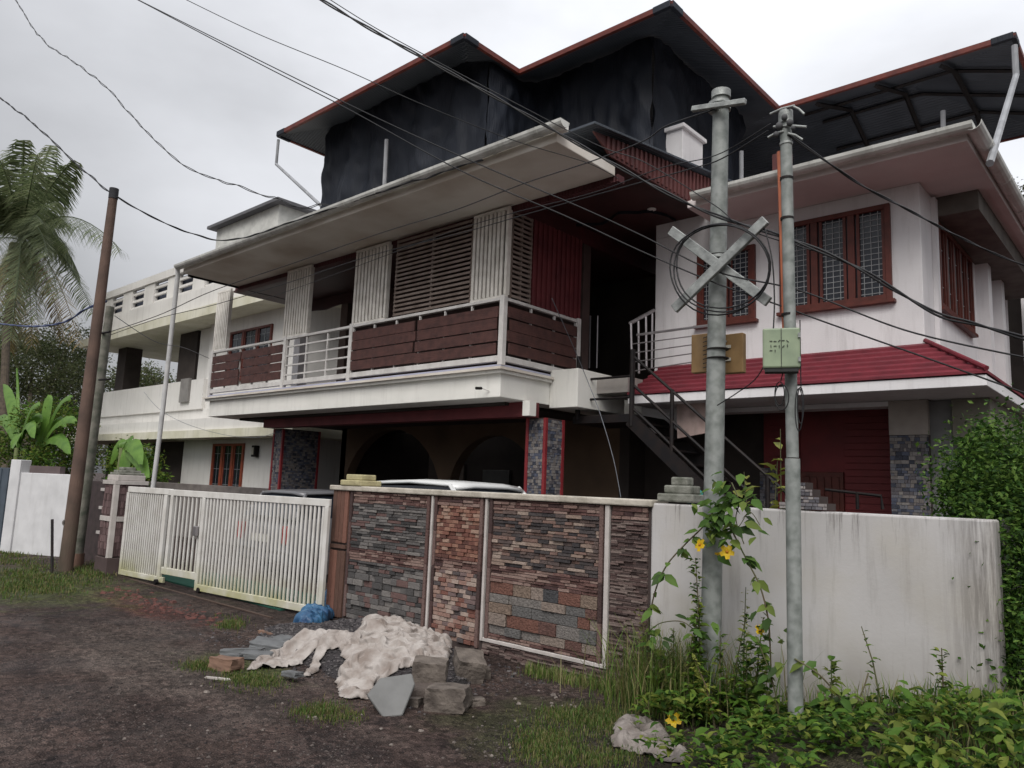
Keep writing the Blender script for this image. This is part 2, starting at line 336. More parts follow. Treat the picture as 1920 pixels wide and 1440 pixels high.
throatm = M('orange_flower_throat', (.45, .17, .01), rough=.6)
gravelm = M('gravel_stone', (1, 1, 1), cols=[(.024, .018, .017), (.036, .027, .025), (.060, .047, .043), (.016, .0125, .0125), (.095, .078, .071)], rnd='island', rough=.85, scale=20)
blackgravel = M('black_crushed_stone', (1, 1, 1), cols=[(.035, .03, .032), (.06, .052, .055), (.022, .02, .022), (.10, .09, .09)], rnd='island', rough=.6, scale=20)
neigh_w = M('neighbour_white_paint', (.66, .645, .62), (.58, .565, .54), rough=.9, scale=.8, streak=.35)
neigh_y = M('stained_yellow_edge_paint', (.62, .60, .50), (.52, .50, .38), rough=.9, scale=1.5, streak=.4)
bluegrey = M('blue_grey_sheet_gate', (.075, .095, .12), rough=.6, scale=4)
carw = M('white_car_paint', (.62, .63, .63), rough=.25, spec=.6, var=.05)
carg = M('grey_car_paint', (.12, .12, .13), rough=.3, spec=.6, var=.05)
tyrem = M('tyre_rubber', (.015, .015, .015), rough=.8); lampr = M('red_lens', (.3, .01, .01), rough=.2)
greenm = M('green_mat', (.008, .065, .045), rough=.8, scale=9)
redclay = M('red_clay_rubble', (.12, .048, .040), (.07, .034, .03), rough=.95, scale=9, bump=.4)

def ground_mat():
    m = bpy.data.materials.new('damp_gravel_road'); m.use_nodes = True; nt = m.node_tree; nd = nt.nodes; ln = nt.links
    b = nd['Principled BSDF']; g = nd.new('ShaderNodeNewGeometry')
    def nz(s, d=6, r=.55, st=(1, 1, 1)):
        mp = nd.new('ShaderNodeMapping'); mp.inputs['Scale'].default_value = st; ln.new(g.outputs['Position'], mp.inputs['Vector'])
        n = nd.new('ShaderNodeTexNoise'); n.inputs['Scale'].default_value = s; n.inputs['Detail'].default_value = d; n.inputs['Roughness'].default_value = r; ln.new(mp.outputs[0], n.inputs['Vector']); return n.outputs['Fac']
    def mr(v, a, b_, c=0, d=1):
        x = nd.new('ShaderNodeMapRange'); ln.new(v, x.inputs['Value'])
        for k, q in zip(('From Min', 'From Max', 'To Min', 'To Max'), (a, b_, c, d)): x.inputs[k].default_value = q
        return x.outputs[0]
    def mix(a, b_, f):
        x = nd.new('ShaderNodeMix'); x.data_type = 'RGBA'
        for s_, v in (('A', a), ('B', b_), ('Factor', f)):
            if hasattr(v, 'is_output'): ln.new(v, x.inputs[s_])
            elif s_ == 'Factor': x.inputs[s_].default_value = v
            else: x.inputs[s_].default_value = (*v, 1)
        return x.outputs['Result']
    def blob(x, y, rx, ry, soft=.5):
        s = nd.new('ShaderNodeMapping'); s.vector_type = 'POINT'; s.inputs['Location'].default_value = (-x/rx, -y/ry, 0); s.inputs['Scale'].default_value = (1/rx, 1/ry, 0)
        ln.new(g.outputs['Position'], s.inputs['Vector'])
        l = nd.new('ShaderNodeVectorMath'); l.operation = 'LENGTH'; ln.new(s.outputs[0], l.inputs[0])
        a = nd.new('ShaderNodeMath'); a.operation = 'ADD'; ln.new(l.outputs['Value'], a.inputs[0]); ln.new(mr(edge, .3, .7, -.5, .5), a.inputs[1])
        return mr(a.outputs[0], 1-soft, 1+soft*.4, 1, 0)
    edge = nz(2.6, 8, .65)
    c = mix((.036, .025, .023), (.060, .041, .035), mr(nz(.9, 5), .35, .65))
    c = mix(c, (.017, .013, .0135), mr(nz(2.2, 8, .7), .5, .68))
    c = mix(c, (.085, .064, .056), mr(nz(1.1, 8, .6, (.7, 2, 1)), .52, .68, 0, .7))     # dusty films
    c = mix(c, (.095, .075, .065), blob(-6.9, 3.1, 1.8, .6, .9))
    c = mix(c, (.060, .026, .022), blob(-9.9, 4.15, 1.6, .3, .6))                            # red clay rim by the gate
    c = mix(c, (.06, .07, .025), blob(-12.4, 3.6, 2.2, 1.2, .6))
    c = mix(c, (.055, .062, .025), blob(-6.3, 3.55, .7, .28, .6))
    c = mix(c, (.042, .042, .022), blob(-3.4, 4.3, .8, .7, .5))
    c = mix(c, (.03, .027, .018), blob(-1.6, 4.7, 1.9, 1.3, .4))
    # compacted aggregate: speckle at several sizes, wheel-worn bands along the lane
    gsp = nd.new('ShaderNodeTexVoronoi'); gsp.inputs['Scale'].default_value = 26; gsp.feature = 'F1'; ln.new(g.outputs['Position'], gsp.inputs['Vector'])
    spv = nd.new('ShaderNodeSeparateColor'); ln.new(gsp.outputs['Color'], spv.inputs[0])
    def mulc(a, fac):
        x = nd.new('ShaderNodeMix'); x.data_type = 'RGBA'; x.blend_type = 'MULTIPLY'; x.inputs['Factor'].default_value = 1; ln.new(a, x.inputs['A']); ln.new(fac, x.inputs['B']); return x.outputs['Result']
    c = mulc(c, mr(spv.outputs[0], 0, 1, .55, 1.6)); c = mulc(c, mr(nz(16, 6, .75), .3, .7, .55, 1.5))
    c = mulc(c, mr(nz(.55, 3, .5, (.25, 2.6, 1)), .35, .65, .75, 1.35))
    v = nd.new('ShaderNodeTexVoronoi'); v.inputs['Scale'].default_value = 55; ln.new(g.outputs['Position'], v.inputs['Vector'])
    peb = mr(v.outputs['Distance'], .1, .55, 1.45, .7)
    x = nd.new('ShaderNodeMix'); x.data_type = 'RGBA'; x.blend_type = 'MULTIPLY'; x.inputs['Factor'].default_value = 1; ln.new(c, x.inputs['A']); ln.new(peb, x.inputs['B'])
    ln.new(x.outputs['Result'], b.inputs['Base Color'])
    ln.new(mr(nz(1.7, 5), .4, .62, .9, .5), b.inputs['Roughness']); b.inputs['Specular IOR Level'].default_value = .16
    bp = nd.new('ShaderNodeBump'); bp.inputs['Strength'].default_value = .8; bp.inputs['Distance'].default_value = .02
    ad = nd.new('ShaderNodeMath'); ad.operation = 'ADD'; ln.new(peb, ad.inputs[0]); ln.new(nz(9, 8, .7), ad.inputs[1]); ln.new(ad.outputs[0], bp.inputs['Height'])
    ln.new(bp.outputs[0], b.inputs['Normal']); return m
groundm = ground_mat()

# ------------------------------------------------------------------ ground
def axis_vals(lo, hi, step, far):
    a = list(np.arange(lo, hi+1e-6, step)); q = step
    l = [lo]; h = [hi]
    while l[-1] > -far: q *= 1.6; l.append(l[-1]-q)
    q = step
    while h[-1] < far: q *= 1.6; h.append(h[-1]+q)
    return list(reversed(l[1:])) + a + h[1:]
xs = axis_vals(-16, 1.5, .12, 500); ys = axis_vals(.5, 7.5, .1, 500)
gv = [(x, y, gz(x, y)) for y in ys for x in xs]; nx = len(xs)
gf = [(j*nx+i, j*nx+i+1, (j+1)*nx+i+1, (j+1)*nx+i) for j in range(len(ys)-1) for i in range(nx-1)]
me = bpy.data.meshes.new('ground'); me.from_pydata(gv, [], gf); me.polygons.foreach_set('use_smooth', [True]*len(gf))
link('ground', me, groundm, kind='structure')

def stones(name, mat, pts, smin, smax, kind='stuff'):
    mb = MB()
    for (x, y, z) in pts:
        s = R.uniform(smin, smax)*(1 if R.random() < .9 else 1.6); a = R.uniform(0, 6.3)
        vs = []
        for k in range(4):
            t = a+k*1.571+R.uniform(-.3, .3); q = s*R.uniform(.7, 1.2); vs.append((x+q*math.cos(t), y+q*math.sin(t), z))
        q = s*.45
        top = [(x+(v[0]-x)*.6, y+(v[1]-y)*.6, z+q*R.uniform(.7, 1.4)) for v in vs]
        mb.add(vs+top, [(4, 5, 6, 7), (0, 1, 5, 4), (1, 2, 6, 5), (2, 3, 7, 6), (3, 0, 4, 7)])
    return mb.build(name, mat, kind=kind)
pts = []
while len(pts) < 20000:
    x = R.uniform(-10, -1.6); y = R.uniform(1.2, 5.3)
    d = math.hypot(x, y)
    if R.random() > min(1, (4.2/d)**2): continue
    if noise.noise(Vector((x*1.1, y*1.6, 0))) + R.uniform(-.3, .3) < -.08: continue
    pts.append((x, y, gz(x, y)-.002))
o = stones('road_gravel', gravelm, pts, .004, .011); 
pts = [(lambda p: (p.x, p.y, gz(p.x, p.y)))(at(R.gauss(u, su), R.gauss(v, sv), 'z', 0)) for u, v, su, sv, n in ((390, 1290, 40, 18, 8), (820, 1380, 120, 30, 14), (300, 1380, 160, 40, 8), (1030, 1330, 50, 22, 16), (600, 1330, 40, 12, 12)) for _ in range(n)]
stones('pale_rubble_chips', M('pale_chip', (.22, .19, .17), (.12, .10, .09), rough=.9, scale=30), pts, .006, .020)

# ------------------------------------------------------------------ main house
YR = 10.6
H = thing('house', 'large two-storey house with long white balcony, brown railing planks and black-netted roof terrace', 'house', (-9, 10.6, 0))
YB = 7.96; XC = -7.43

def window(parent, plane, a, b, nlights, frame_m, depth=.06, rows=12, cols_=3, grille=True, label=None, name='window', sill=True):
    """plane 'x' or 'y': a=(h0,z0) b=(h1,z1) on world plane value plane[1]; faces -Y or +X"""
    ax, val = plane; h0, z0 = a; h1, z1 = b
    def q(h, dz, z):  # dz = outwards
        return (h, val-dz, z) if ax == 'y' else (val+dz, h, z)
    def bx(mb, h0, h1, d0, d1, z0, z1):
        p, r = q(h0, d0, z0), q(h1, d1, z1)
        mb.box(min(p[0], r[0]), max(p[0], r[0]), min(p[1], r[1]), max(p[1], r[1]), z0, z1)
    fw = .07
    g = MB(); bx(g, h0+.01, h1-.01, .004, .012, z0+.01, z1-.01)
    w_ = MB()
    bx(w_, h0, h0+fw, 0, depth, z0, z1); bx(w_, h1-fw, h1, 0, depth, z0, z1)
    bx(w_, h0+fw, h1-fw, 0, depth, z0, z0+fw); bx(w_, h0+fw, h1-fw, 0, depth, z1-fw, z1)
    wo = w_.build(name, frame_m, parent, bevel=.004, label=label)
    g.build('pane', glassm, wo)
    lw = (h1-h0)/nlights
    for i in range(nlights):
        s0 = h0+i*lw; s1 = s0+lw
        f = MB()
        if i: bx(f, s0-.045, s0+.045, .012, depth-.006, z0+fw, z1-fw)
        bx(f, s0+fw, s0+fw+.04, .013, depth-.02, z0+fw, z1-fw); bx(f, s1-fw-.04, s1-fw, .013, depth-.02, z0+fw, z1-fw)
        f.build('sash', frame_m, wo)
        if grille:
            gr = MB()
            for k in range(rows):
                zz = z0+fw+(z1-z0-2*fw)*(k+.5)/rows
                bx(gr, s0+fw+.04, s1-fw-.04, .014, .02, zz-.0045, zz+.0045)
            for k in range(cols_):
                hh = s0+fw+.04+(lw-2*fw-.08)*(k+.5)/cols_
                bx(gr, hh-.004, hh+.004, .0205, .026, z0+fw, z1-fw)
            gr.build('grille', grillem, wo)
    if sill:
        s = MB(); bx(s, h0-.04, h1+.04, 0, depth+.03, z0-.05, z0-.001); s.build('sill', frame_m, wo, bevel=.004)
    return wo

# --- balcony slab
mb = MB(); mb.box(-16.38, XC, YB, 12.4, 2.95, 3.32); mb.build('balcony_slab', cream, H, bevel=.01)
mb = MB(); mb.box(-16.46, XC+.06, YB-.07, YB-.002, 3.30, 3.345); mb.box(XC+.002, XC+.06, YB-.002, 9.08, 3.30, 3.345)
mb.build('slab_moulding', cream, H)
mb = MB(); mb.box(-16.50, XC+.10, YB-.12, YB-.004, 3.347, 3.385); mb.box(XC+.004, XC+.10, YB-.004, 9.08, 3.347, 3.385); mb.build('upper_moulding', soffit_m, H)
mb = MB(); mb.box(-16.42, XC+.03, YB-.04, YB+.25, 3.387, 3.43); mb.box(XC-.25, XC+.03, YB+.252, 9.08, 3.387, 3.43); mb.build('lavender_ledge', lavender, H)
mb = MB(); mb.box(XC+.004, -6.88, 9.1, 10.4, 2.90, 3.50); mb.build('stair_head_block', cream, H, bevel=.01)
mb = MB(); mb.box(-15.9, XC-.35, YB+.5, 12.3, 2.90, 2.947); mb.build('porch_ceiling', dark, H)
mb = MB(); mb.box(-16.3, XC, YB+.252, 12.3, 3.325, 3.38); mb.build('balcony_floor', M('balcony_floor_tile', (.25, .2, .18)), H)
mb = MB(); mb.box(-15.0, XC+.05, 8.55, 8.8, 2.72, 2.946); mb.build('porch_beam', maroon_y, H)
mb = MB(); mb.box(XC+.02, XC+.16, 8.45, 8.6, 2.72, 2.946); mb.build('drain_stub', cream, H)

# --- balcony railing: posts, top rail, thin rails and planks
def rail_bay(p, q, planks, thin, post_end=True):
    p, q = Vector(p), Vector(q); d = (q-p); Ln = d.length; u = d.normalized(); nrm = Vector((-u.y, u.x, 0))
    mb = MB(); mb.bar(p+Vector((0, 0, 1.0)), q+Vector((0, 0, 1.0)), .07, .05); mb.build('top_rail', railw, H, bevel=.006)
    mb = MB(); mb.bar(p+Vector((0, 0, .10)), q+Vector((0, 0, .10)), .08, .09); mb.build('bottom_rail', railw, H, bevel=.006)
    n = max(2, round(Ln/.62))
    for i in range(n+1):
        a = p+u*(Ln*i/n)
        mb = MB(); mb.bar(a+Vector((0, 0, .145)), a+Vector((0, 0, .97)), .035, .03, up=u); mb.build('baluster', railw, H)
    for k in range(thin):
        z = .26+k*.19
        mb = MB(); mb.bar(p+Vector((0, 0, z)), q+Vector((0, 0, z)), .03, .03); mb.build('thin_rail', railw, H)
    for k, (s0, s1) in enumerate(planks):
        hz = (.90-.17)/4
        for j in range(4):
            a0 = max(.02, Ln*s0+R.uniform(-.05, .05)); a1 = min(Ln-.02, Ln*s1+R.uniform(-.05, .05))
            zc = .17+hz*(j+.5)+R.uniform(-.008, .008)
            chunk('plank', plankm, H, p+u*(a0+a1)/2-nrm*.035+Vector((0, 0, zc)), (a1-a0, .022, hz*.90), (u, nrm, Vector((0, 0, 1))), jit=.004, bev=.012)
Z0 = 3.42
def post(x, y, h=1.05, s=.09, z0=Z0-.0):
    mb = MB(); mb.box(x-s/2, x+s/2, y-s/2, y+s/2, z0, z0+h); return mb.build('railing_post', railw, H, bevel=.006)
for x in (-16.4, -13.35, -11.15, XC): post(x, YB)
post(XC, 9.78)
rail_bay((-16.35, YB, Z0), (-13.4, YB, Z0), [(0, .42), (.46, 1.0)], 0)
rail_bay((-13.3, YB, Z0), (-11.2, YB, Z0), [], 4)
rail_bay((-11.1, YB, Z0), (XC-.05, YB, Z0), [(0, .48), (.49, 1.0)], 0)
rail_bay((XC, YB+.05, Z0), (XC, 9.73, Z0), [(0.02, 1.0)], 0)

# --- slatted screens under the eave
for (x0, x1, n) in ((-16.45, -15.84, 7), (-13.5, -12.63, 9), (-11.18, -10.22, 9), (-8.13, -7.38, 8)):
    fr = MB(); fr.box(x0, x1, YB-.015, YB+.03, 4.445, 4.48); fr.box(x0, x1, YB-.015, YB+.03, 5.80, 5.845)
    fr.box(x1-.05, x1, YB-.02, YB+.06, 4.482, 5.798)
    s = fr.build('slat_screen', slatw, H)
    for i in range(n):
        xx = x0+(x1-x0-.07)*(i+.35)/n
        chunk('slat', slatw, s, (xx, YB, 5.14), ((x1-x0)/n*.56, .03, 1.31), jit=.004, bev=.03)
# louvre screens
def louvre(p, q, z0, z1, n, mat):
    p, q = Vector(p), Vector(q); u = (q-p).normalized(); nrm = Vector((-u.y, u.x, 0))
    s = bpy.data.objects.new('louvre_screen', None); col.objects.link(s); adopt(s, H)
    for t in (0, .5, 1):
        fr = MB(); a = p+(q-p)*t; fr.bar(a+Vector((0, 0, z0)), a+Vector((0, 0, z1)), .04, .035, up=u); fr.build('louvre_post', mat, s)
    for i in range(n):
        zc = z0+(z1-z0)*(i+.5)/n
        chunk('louvre_slat', mat, s, (p+q)/2-nrm*.03+Vector((0, 0, zc)), ((q-p).length, .02, (z1-z0)/n*.5), (u, nrm, Vector((0, 0, 1))), jit=.004, bev=.02)
louv = M('louvre_slat_paint', (.24, .19, .165), (.16, .12, .1), rough=.6, scale=5)
louvre((-10.0, YB+.02, 0), (-8.16, YB+.02, 0), 4.45, 5.82, 18, louv)
louvre((XC, YB+.12, 0), (XC, 8.52, 0), 4.45, 5.82, 18, louv)
# maroon ribbed cladding on the balcony's end
mb = MB()
mb.box(XC-.03, XC-.01, 8.55, 9.85, 4.45, 5.84); mb.build('maroon_panel', maroon_y, H)
for i in range(11):
    chunk('cladding_rib', maroon_y, H, (XC, 8.6+i*.12, 5.14), (.035, .05, 1.38), jit=.01, bev=.03)

# --- balcony back wall, pillars, inner ceiling
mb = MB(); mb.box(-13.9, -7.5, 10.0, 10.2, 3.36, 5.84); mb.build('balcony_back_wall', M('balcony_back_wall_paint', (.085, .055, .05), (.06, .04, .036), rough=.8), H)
mb = MB(); mb.box(-14.15, -13.9, 9.75, 10.2, 3.36, 5.84); mb.build('balcony_pillar', M('brown_pillar_paint', (.14, .10, .085)), H)
mb = MB(); mb.box(-16.0, -15.75, 9.75, 10.0, 3.36, 5.84); mb.build('balcony_pillar', white, H)
mb = MB()
zz = [(-16.2+i*.25, 5.55+.06*abs(math.sin(i*.55))) for i in range(15)]
mb.prism([(x, 9.7, z) for x, z in zz]+[(zz[-1][0], 9.7, 5.845), (-16.2, 9.7, 5.845)], (0, .03, 0)); mb.build('scalloped_valance', ceil_m, H)
# --- roof slab over the balcony
mb = MB(); mb.box(-15.7, -5.55, 6.78, 8.05, 5.88, 6.02); mb.build('roof_slab', soffit_m, H, bevel=.01)
mb = MB(); mb.box(-15.7, -7.57, 8.05, 10.3, 5.90, 6.06); mb.build('roof_slab', soffit_m, H)
mb = MB(); mb.box(-15.85, -5.5, 8.052, 8.2, 5.80, 5.898); mb.build('eave_beam', maroon, H)
mb = MB(); mb.box(-16.2, -7.5, 8.2, 10.28, 5.85, 5.896); mb.build('balcony_ceiling', ceil_m, H)
mb = MB(); mb.box(-7.49, -5.56, 8.2, 12.9, 6.12, 6.16); mb.build('entrance_ceiling', ceil_m, H)
mb = MB(); mb.box(-7.56, -7.492, 8.202, 12.9, 5.846, 6.16); mb.build('ceiling_beam', maroon, H)
mb = MB(); mb.box(-6.45, -5.4, YR+.002, 12.9, 5.88, 6.118); mb.build('upper_wall', white, H)
mb = MB(); mb.box(-9.5, -7.495, 10.302, 12.9, 5.85, 5.896); mb.build('entrance_ceiling', ceil_m, H)
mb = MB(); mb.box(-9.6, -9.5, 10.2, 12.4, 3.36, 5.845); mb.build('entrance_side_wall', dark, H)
mb = MB(); mb.box(-15.72, -15.70, 6.9, 10.2, 5.84, 5.90); mb.build('slab_end_strip', blackm, H)
mb = MB(); mb.box(-15.7, -5.45, 6.79, 6.88, 6.022, 6.10); mb.build('roof_kerb', cream, H)
# gutter (half-round) with brackets
def gutter(a, b, r, mat, name='gutter', brackets=10, outward=(0, -1, 0)):
    a, b = Vector(a), Vector(b); u = (b-a).normalized(); o_ = Vector(outward); n = 9
    mb = MB(); sec = []
    for k in range(n): t = math.pi*k/(n-1); sec.append((math.cos(t)*r, -math.sin(t)*r))
    for k in reversed(range(n)): t = math.pi*k/(n-1); sec.append((math.cos(t)*(r-.006), -math.sin(t)*(r-.006)))
    mb.prism([a+o_*s+Vector((0, 0, z)) for s, z in sec], b-a); g = mb.build(name, mat, H)
    for i in range(brackets):
        c = a+(b-a)*(i+.5)/brackets; mb = MB()
        mb.prism([c+o_*s*1.06+Vector((0, 0, z*1.06)) for s, z in sec[:n]]+[c+o_*s*.99+Vector((0, 0, z*.99)) for s, z in reversed(sec[:n])], u*.025); mb.build('gutter_bracket', mat, g)
    mb = MB(); mb.prism([b+o_*s+Vector((0, 0, z)) for s, z in sec[:n]], u*.01); mb.build('gutter_end_cap', mat, g)
gutter((-15.75, 6.68, 6.03), (-5.36, 6.68, 6.06), .09, gutter_m, brackets=13)
mb = MB(); mb.tube([(-15.76, 6.68, 6.02), (-15.8, 6.72, 5.85), (-15.9, 6.74, 3.0), (-16.05, 6.74, .02)], .05, 8); mb.build('downpipe', M('downpipe_pvc', (.55, .55, .55), (.42, .42, .42)), H, smooth=True)
mb = MB(); p = at(905, 715, 'y', YB); 
# --- porch pillars with mosaic stone and red corner trim
def mosaic(parent, o_, u, v, nrm, wd, ht, ts=.05, name='mosaic_cladding', mat=None):
    mb = MB(); o_, u, v, nrm = Vector(o_), Vector(u), Vector(v), Vector(nrm); z = 0
    while z < ht-.005:
        h = min(R.uniform(.6, 1.1)*ts, ht-z); x = 0
        while x < wd-.005:
            l = min(R.uniform(.6, 1.8)*ts, wd-x); d = R.uniform(.004, .016)
            mb.obox(o_+u*(x+l/2)+v*(z+h/2)+nrm*d/2, u*(l/2-.002), v*(h/2-.002), nrm*d/2); x += l
        z += h
    return mb.build(name, mat or mosaicm, parent, kind='stuff')
def porch_pillar(x0, x1, y0, y1, z1=2.72):
    mb = MB(); mb.box(x0, x1, y0, y1, 0, z1); p = mb.build('porch_pillar', grout, H)
    mosaic(p, (x0+.04, y0, .02), (1, 0, 0), (0, 0, 1), (0, -1, 0), x1-x0-.08, z1-.04)
    mosaic(p, (x1, y0+.04, .02), (0, 1, 0), (0, 0, 1), (1, 0, 0), y1-y0-.08, z1-.04)
    for (x, y) in ((x0+.02, y0-.004), (x1-.01, y0+.008), (x1+.004, y1-.02)):
        mb = MB(); mb.box(x-.025, x+.025, y-.025, y+.025, .01, z1-.002); mb.build('corner_trim', redtrim, p)
porch_pillar(-7.62, -7.25, 8.82, 9.25); porch_pillar(-14.98, -14.62, 8.82, 9.75)
# --- arched inner wall and dark interior of the porch
def arch_wall(x0, x1, y, zt, arcs, mat, th=.25, name='arched_wall'):
    top = []; xs_ = sorted(set([x0, x1]+[c+r*math.cos(math.pi*k/16) for c, r, s in arcs for k in range(17)]))
    mb = MB()
    for a, b in zip(xs_, xs_[1:]):
        mid = (a+b)/2
        def zl(x):
            for c, r, s in arcs:
                if abs(mid-c) < r: return s+math.sqrt(max(0, r*r-(x-c)**2))
            return 0
        za, zb = zl(a), zl(b)
        mb.prism([(a, y, za), (b, y, zb), (b, y, zt), (a, y, zt)], (0, th, 0))
    return mb.build(name, mat, H)
arch_wall(-15.4, -7.3, 10.9, 2.9, [(-13.5, 1.78, 1.08), (-10.3, 1.25, 1.42)], archm)
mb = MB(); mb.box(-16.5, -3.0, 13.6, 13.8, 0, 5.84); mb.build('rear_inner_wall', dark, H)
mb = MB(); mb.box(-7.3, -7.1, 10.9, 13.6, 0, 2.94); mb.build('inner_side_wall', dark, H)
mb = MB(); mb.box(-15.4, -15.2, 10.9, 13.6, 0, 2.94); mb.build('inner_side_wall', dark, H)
for px in (700,):
    d_ = MB(); d_.box(-13.1, -12.2, 13.52, 13.59, .05, 2.05); d_.build('door', M('grey_inner_door', (.12, .12, .115)), H, bevel=.01)
mb = MB(); mb.box(-14.55, -13.75, 13.5, 13.59, .05, 2.2); mb.build('door', M('brown_inner_door', (.16, .13, .11)), H, bevel=.01)
# --- dark infill behind the staircase (ground floor)
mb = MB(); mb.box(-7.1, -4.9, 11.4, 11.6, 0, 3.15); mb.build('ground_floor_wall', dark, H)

# --- right wing, upper floor
XR = -2.44; YR = 10.6
mb = MB(); mb.box(-6.45, XR, YR, 17, 3.15, 5.878); mb.build('upper_wall', white, H, bevel=.008)
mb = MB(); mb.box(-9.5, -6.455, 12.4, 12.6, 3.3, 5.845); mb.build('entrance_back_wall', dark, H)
mb = MB(); mb.box(-7.3, -6.5, 12.33, 12.395, 3.4, 5.3); mb.build('entrance_door', blackm, H)
mb = MB(); mb.box(-6.9, -6.3, 9.6, 12.3, 3.16, 3.40); mb.build('landing_slab', M('landing_tile', (.36, .33, .31), (.28, .26, .24)), H)
mb = MB(); mb.box(-6.55, -5.6, 10.40, 10.59, 2.6, 3.25); mb.build('white_stair_wall', white, H)
window(H, ('y', YR), (-4.32, 4.33), (-2.80, 5.66), 3, woodm, rows=15, label='three-light window with red wooden frame and white grille')
window(H, ('y', YR), (-5.66, 4.29), (-4.70, 5.45), 2, woodm, rows=14, label='smaller two-light window with red frame behind the pole')
window(H, ('x', XR), (11.35, 4.33), (13.5, 5.55), 5, woodm, rows=2, cols_=1, label='five-light window with red frame on the end wall')
mb = MB(); mb.box(XR+.002, XR+.06, 11.15, 11.3, 3.7, 5.84); mb.build('wall_pilaster', white, H)
for y in (14.0, 15.2): 
    mb = MB(); mb.box(XR-.01, XR+.18, y, y+.28, 3.4, 5.84); mb.build('wall_pilaster', white, H)
# lintel box under the side eave
mb = MB(); mb.box(XR+.002, XR+.55, 11.3, 16.8, 5.60, 5.878); mb.build('side_lintel', M('recess_shade_lintel', (.14, .125, .11), (.09, .08, .07)), H)  # shade of the eave recess is put into the lintel colour
mb = MB(); mb.box(-5.35, -1.70, 9.66, 17.2, 5.88, 5.995); mb.build('roof_slab', M('right_soffit_paint', (.66, .60, .59), (.54, .48, .47), rough=.9, scale=1), H, bevel=.01)
mb = MB(); mb.box(-5.3, -1.72, 9.68, 9.76, 5.997, 6.08); mb.box(-1.80, -1.72, 9.762, 17.2, 5.997, 6.08); mb.build('roof_kerb', cream, H)
gutter((-5.2, 9.55, 6.03), (-1.62, 9.55, 6.03), .10, gutter_m, brackets=5)
gutter((-1.62, 9.5, 6.03), (-1.62, 17.2, 6.03), .10, gutter_m, brackets=6, outward=(1, 0, 0))
# --- red tiled pent roof
nC = 7
for k in range(nC):
    t0, t1 = k/nC, (k+1)/nC
    y0 = 9.58+(YR-9.58)*t0; y1 = 9.58+(YR-9.58)*t1+.04
    z0 = 3.11+(3.70-3.11)*t0; z1 = 3.11+(3.70-3.11)*t1
    xr0 = -1.60+(XR+1.60)*t0; xr1 = -1.60+(XR+1.60)*t1
    mb = MB(); xl = -6.3
    mb.add([(xl, y0, z0+.035), (xr0, y0, z0+.035), (xr1, y1, z1+.012), (xl, y1, z1+.012),
            (xl, y0, z0), (xr0, y0, z0), (xr1, y1, z1-.01), (xl, y1, z1-.01)],
           [(0, 1, 2, 3), (7, 6, 5, 4), (4, 5, 1, 0), (5, 6, 2, 1), (6, 7, 3, 2), (7, 4, 0, 3)])
    mb.build('tile_course', tile_m, H)
    mb = MB()
    mb.add([(xr0, y0, z0+.035), (xr0, 17, z0+.035), (xr1-.03, 17, z1+.012), (xr1-.03, y1, z1+.012),
            (xr0, y0, z0), (xr0, 17, z0), (xr1-.03, 17, z1-.01), (xr1-.03, y1, z1-.01)],
           [(0, 1, 2, 3), (7, 6, 5, 4), (4, 5, 1, 0), (5, 6, 2, 1), (6, 7, 3, 2), (7, 4, 0, 3)])
    mb.build('tile_course', tile_m, H)
mb = MB(); mb.tube([(-1.60, 9.57, 3.16), (XR+.01, YR-.02, 3.73)], .03, 8); mb.build('hip_ridge', tile_m, H)
mb = MB(); mb.box(-6.3, -1.61, 9.6, YR-.003, 2.97, 3.095); mb.box(XR+.004, -1.61, YR, 17, 2.97, 3.095); mb.build('pent_slab', white, H, bevel=.006)
# --- right wing, ground floor
mb = MB(); mb.box(-2.90, XR, YR, YR+.45, 2.52, 2.966); mb.build('pier_plaster', M('beige_plaster', (.36, .32, .29)), H)  # one beige tone, deeper than the white walls
mb = MB(); mb.box(-2.90, XR, YR+.02, YR+.45, 0, 2.518); pr = mb.build('stone_clad_pier', grout, H)
mosaic(pr, (-2.90, YR+.02, .9), (1, 0, 0), (0, 0, 1), (0, -1, 0), .46, 1.615, ts=.055)
mb = MB(); mb.box(-6.45, -2.905, YR+.002, YR+.3, 2.90, 2.966); mb.build('lintel', white, H)
mb = MB(); mb.box(-4.9, -2.91, 11.3, 11.4, 0, 2.96); mb.build('maroon_wall', maroon_l, H)
for k in range(22):
    chunk('siding_board', maroon_l, H, (-3.3, 11.285, .9+k*.095), (.78, .022, .088), jit=.006, bev=.04)
for k in range(22):
    chunk('siding_board', maroon_l, H, (-4.58, 11.285, .9+k*.095), (.5, .022, .088), jit=.006, bev=.04)
mb = MB(); mb.box(-4.32, -3.70, 11.24, 11.29, .1, 2.05); dr = mb.build('door', woodm, H, bevel=.01)
for k in range(5): chunk('door_board', woodm, dr, (-4.22+k*.105, 11.23, 1.08), (.09, .02, 1.8), jit=.004, bev=.04)
mosaic(H, (-4.95, 11.27, .9), (1, 0, 0), (0, 0, 1), (0, -1, 0), .28, 1.2, ts=.05)
mb = MB(); mb.box(XR+.002, XR+.25, YR+.1, YR+.5, 0, 2.96); mb.build('grey_side_wall', M('grey_render', (.20, .20, .20), (.15, .15, .15)), H)
mb = MB(); mb.box(XR+.26, -1.76, YR+.05, 16, 2.48, 2.966); mb.build('side_canopy_box', M('olive_grey_plaster', (.24, .225, .19), (.17, .16, .13), streak=.3), H, bevel=.01)
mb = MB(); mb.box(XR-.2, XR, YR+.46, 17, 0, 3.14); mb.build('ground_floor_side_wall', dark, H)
for k, (a, b) in enumerate(((1.70, 1.52), (1.62, 1.50))):
    pass
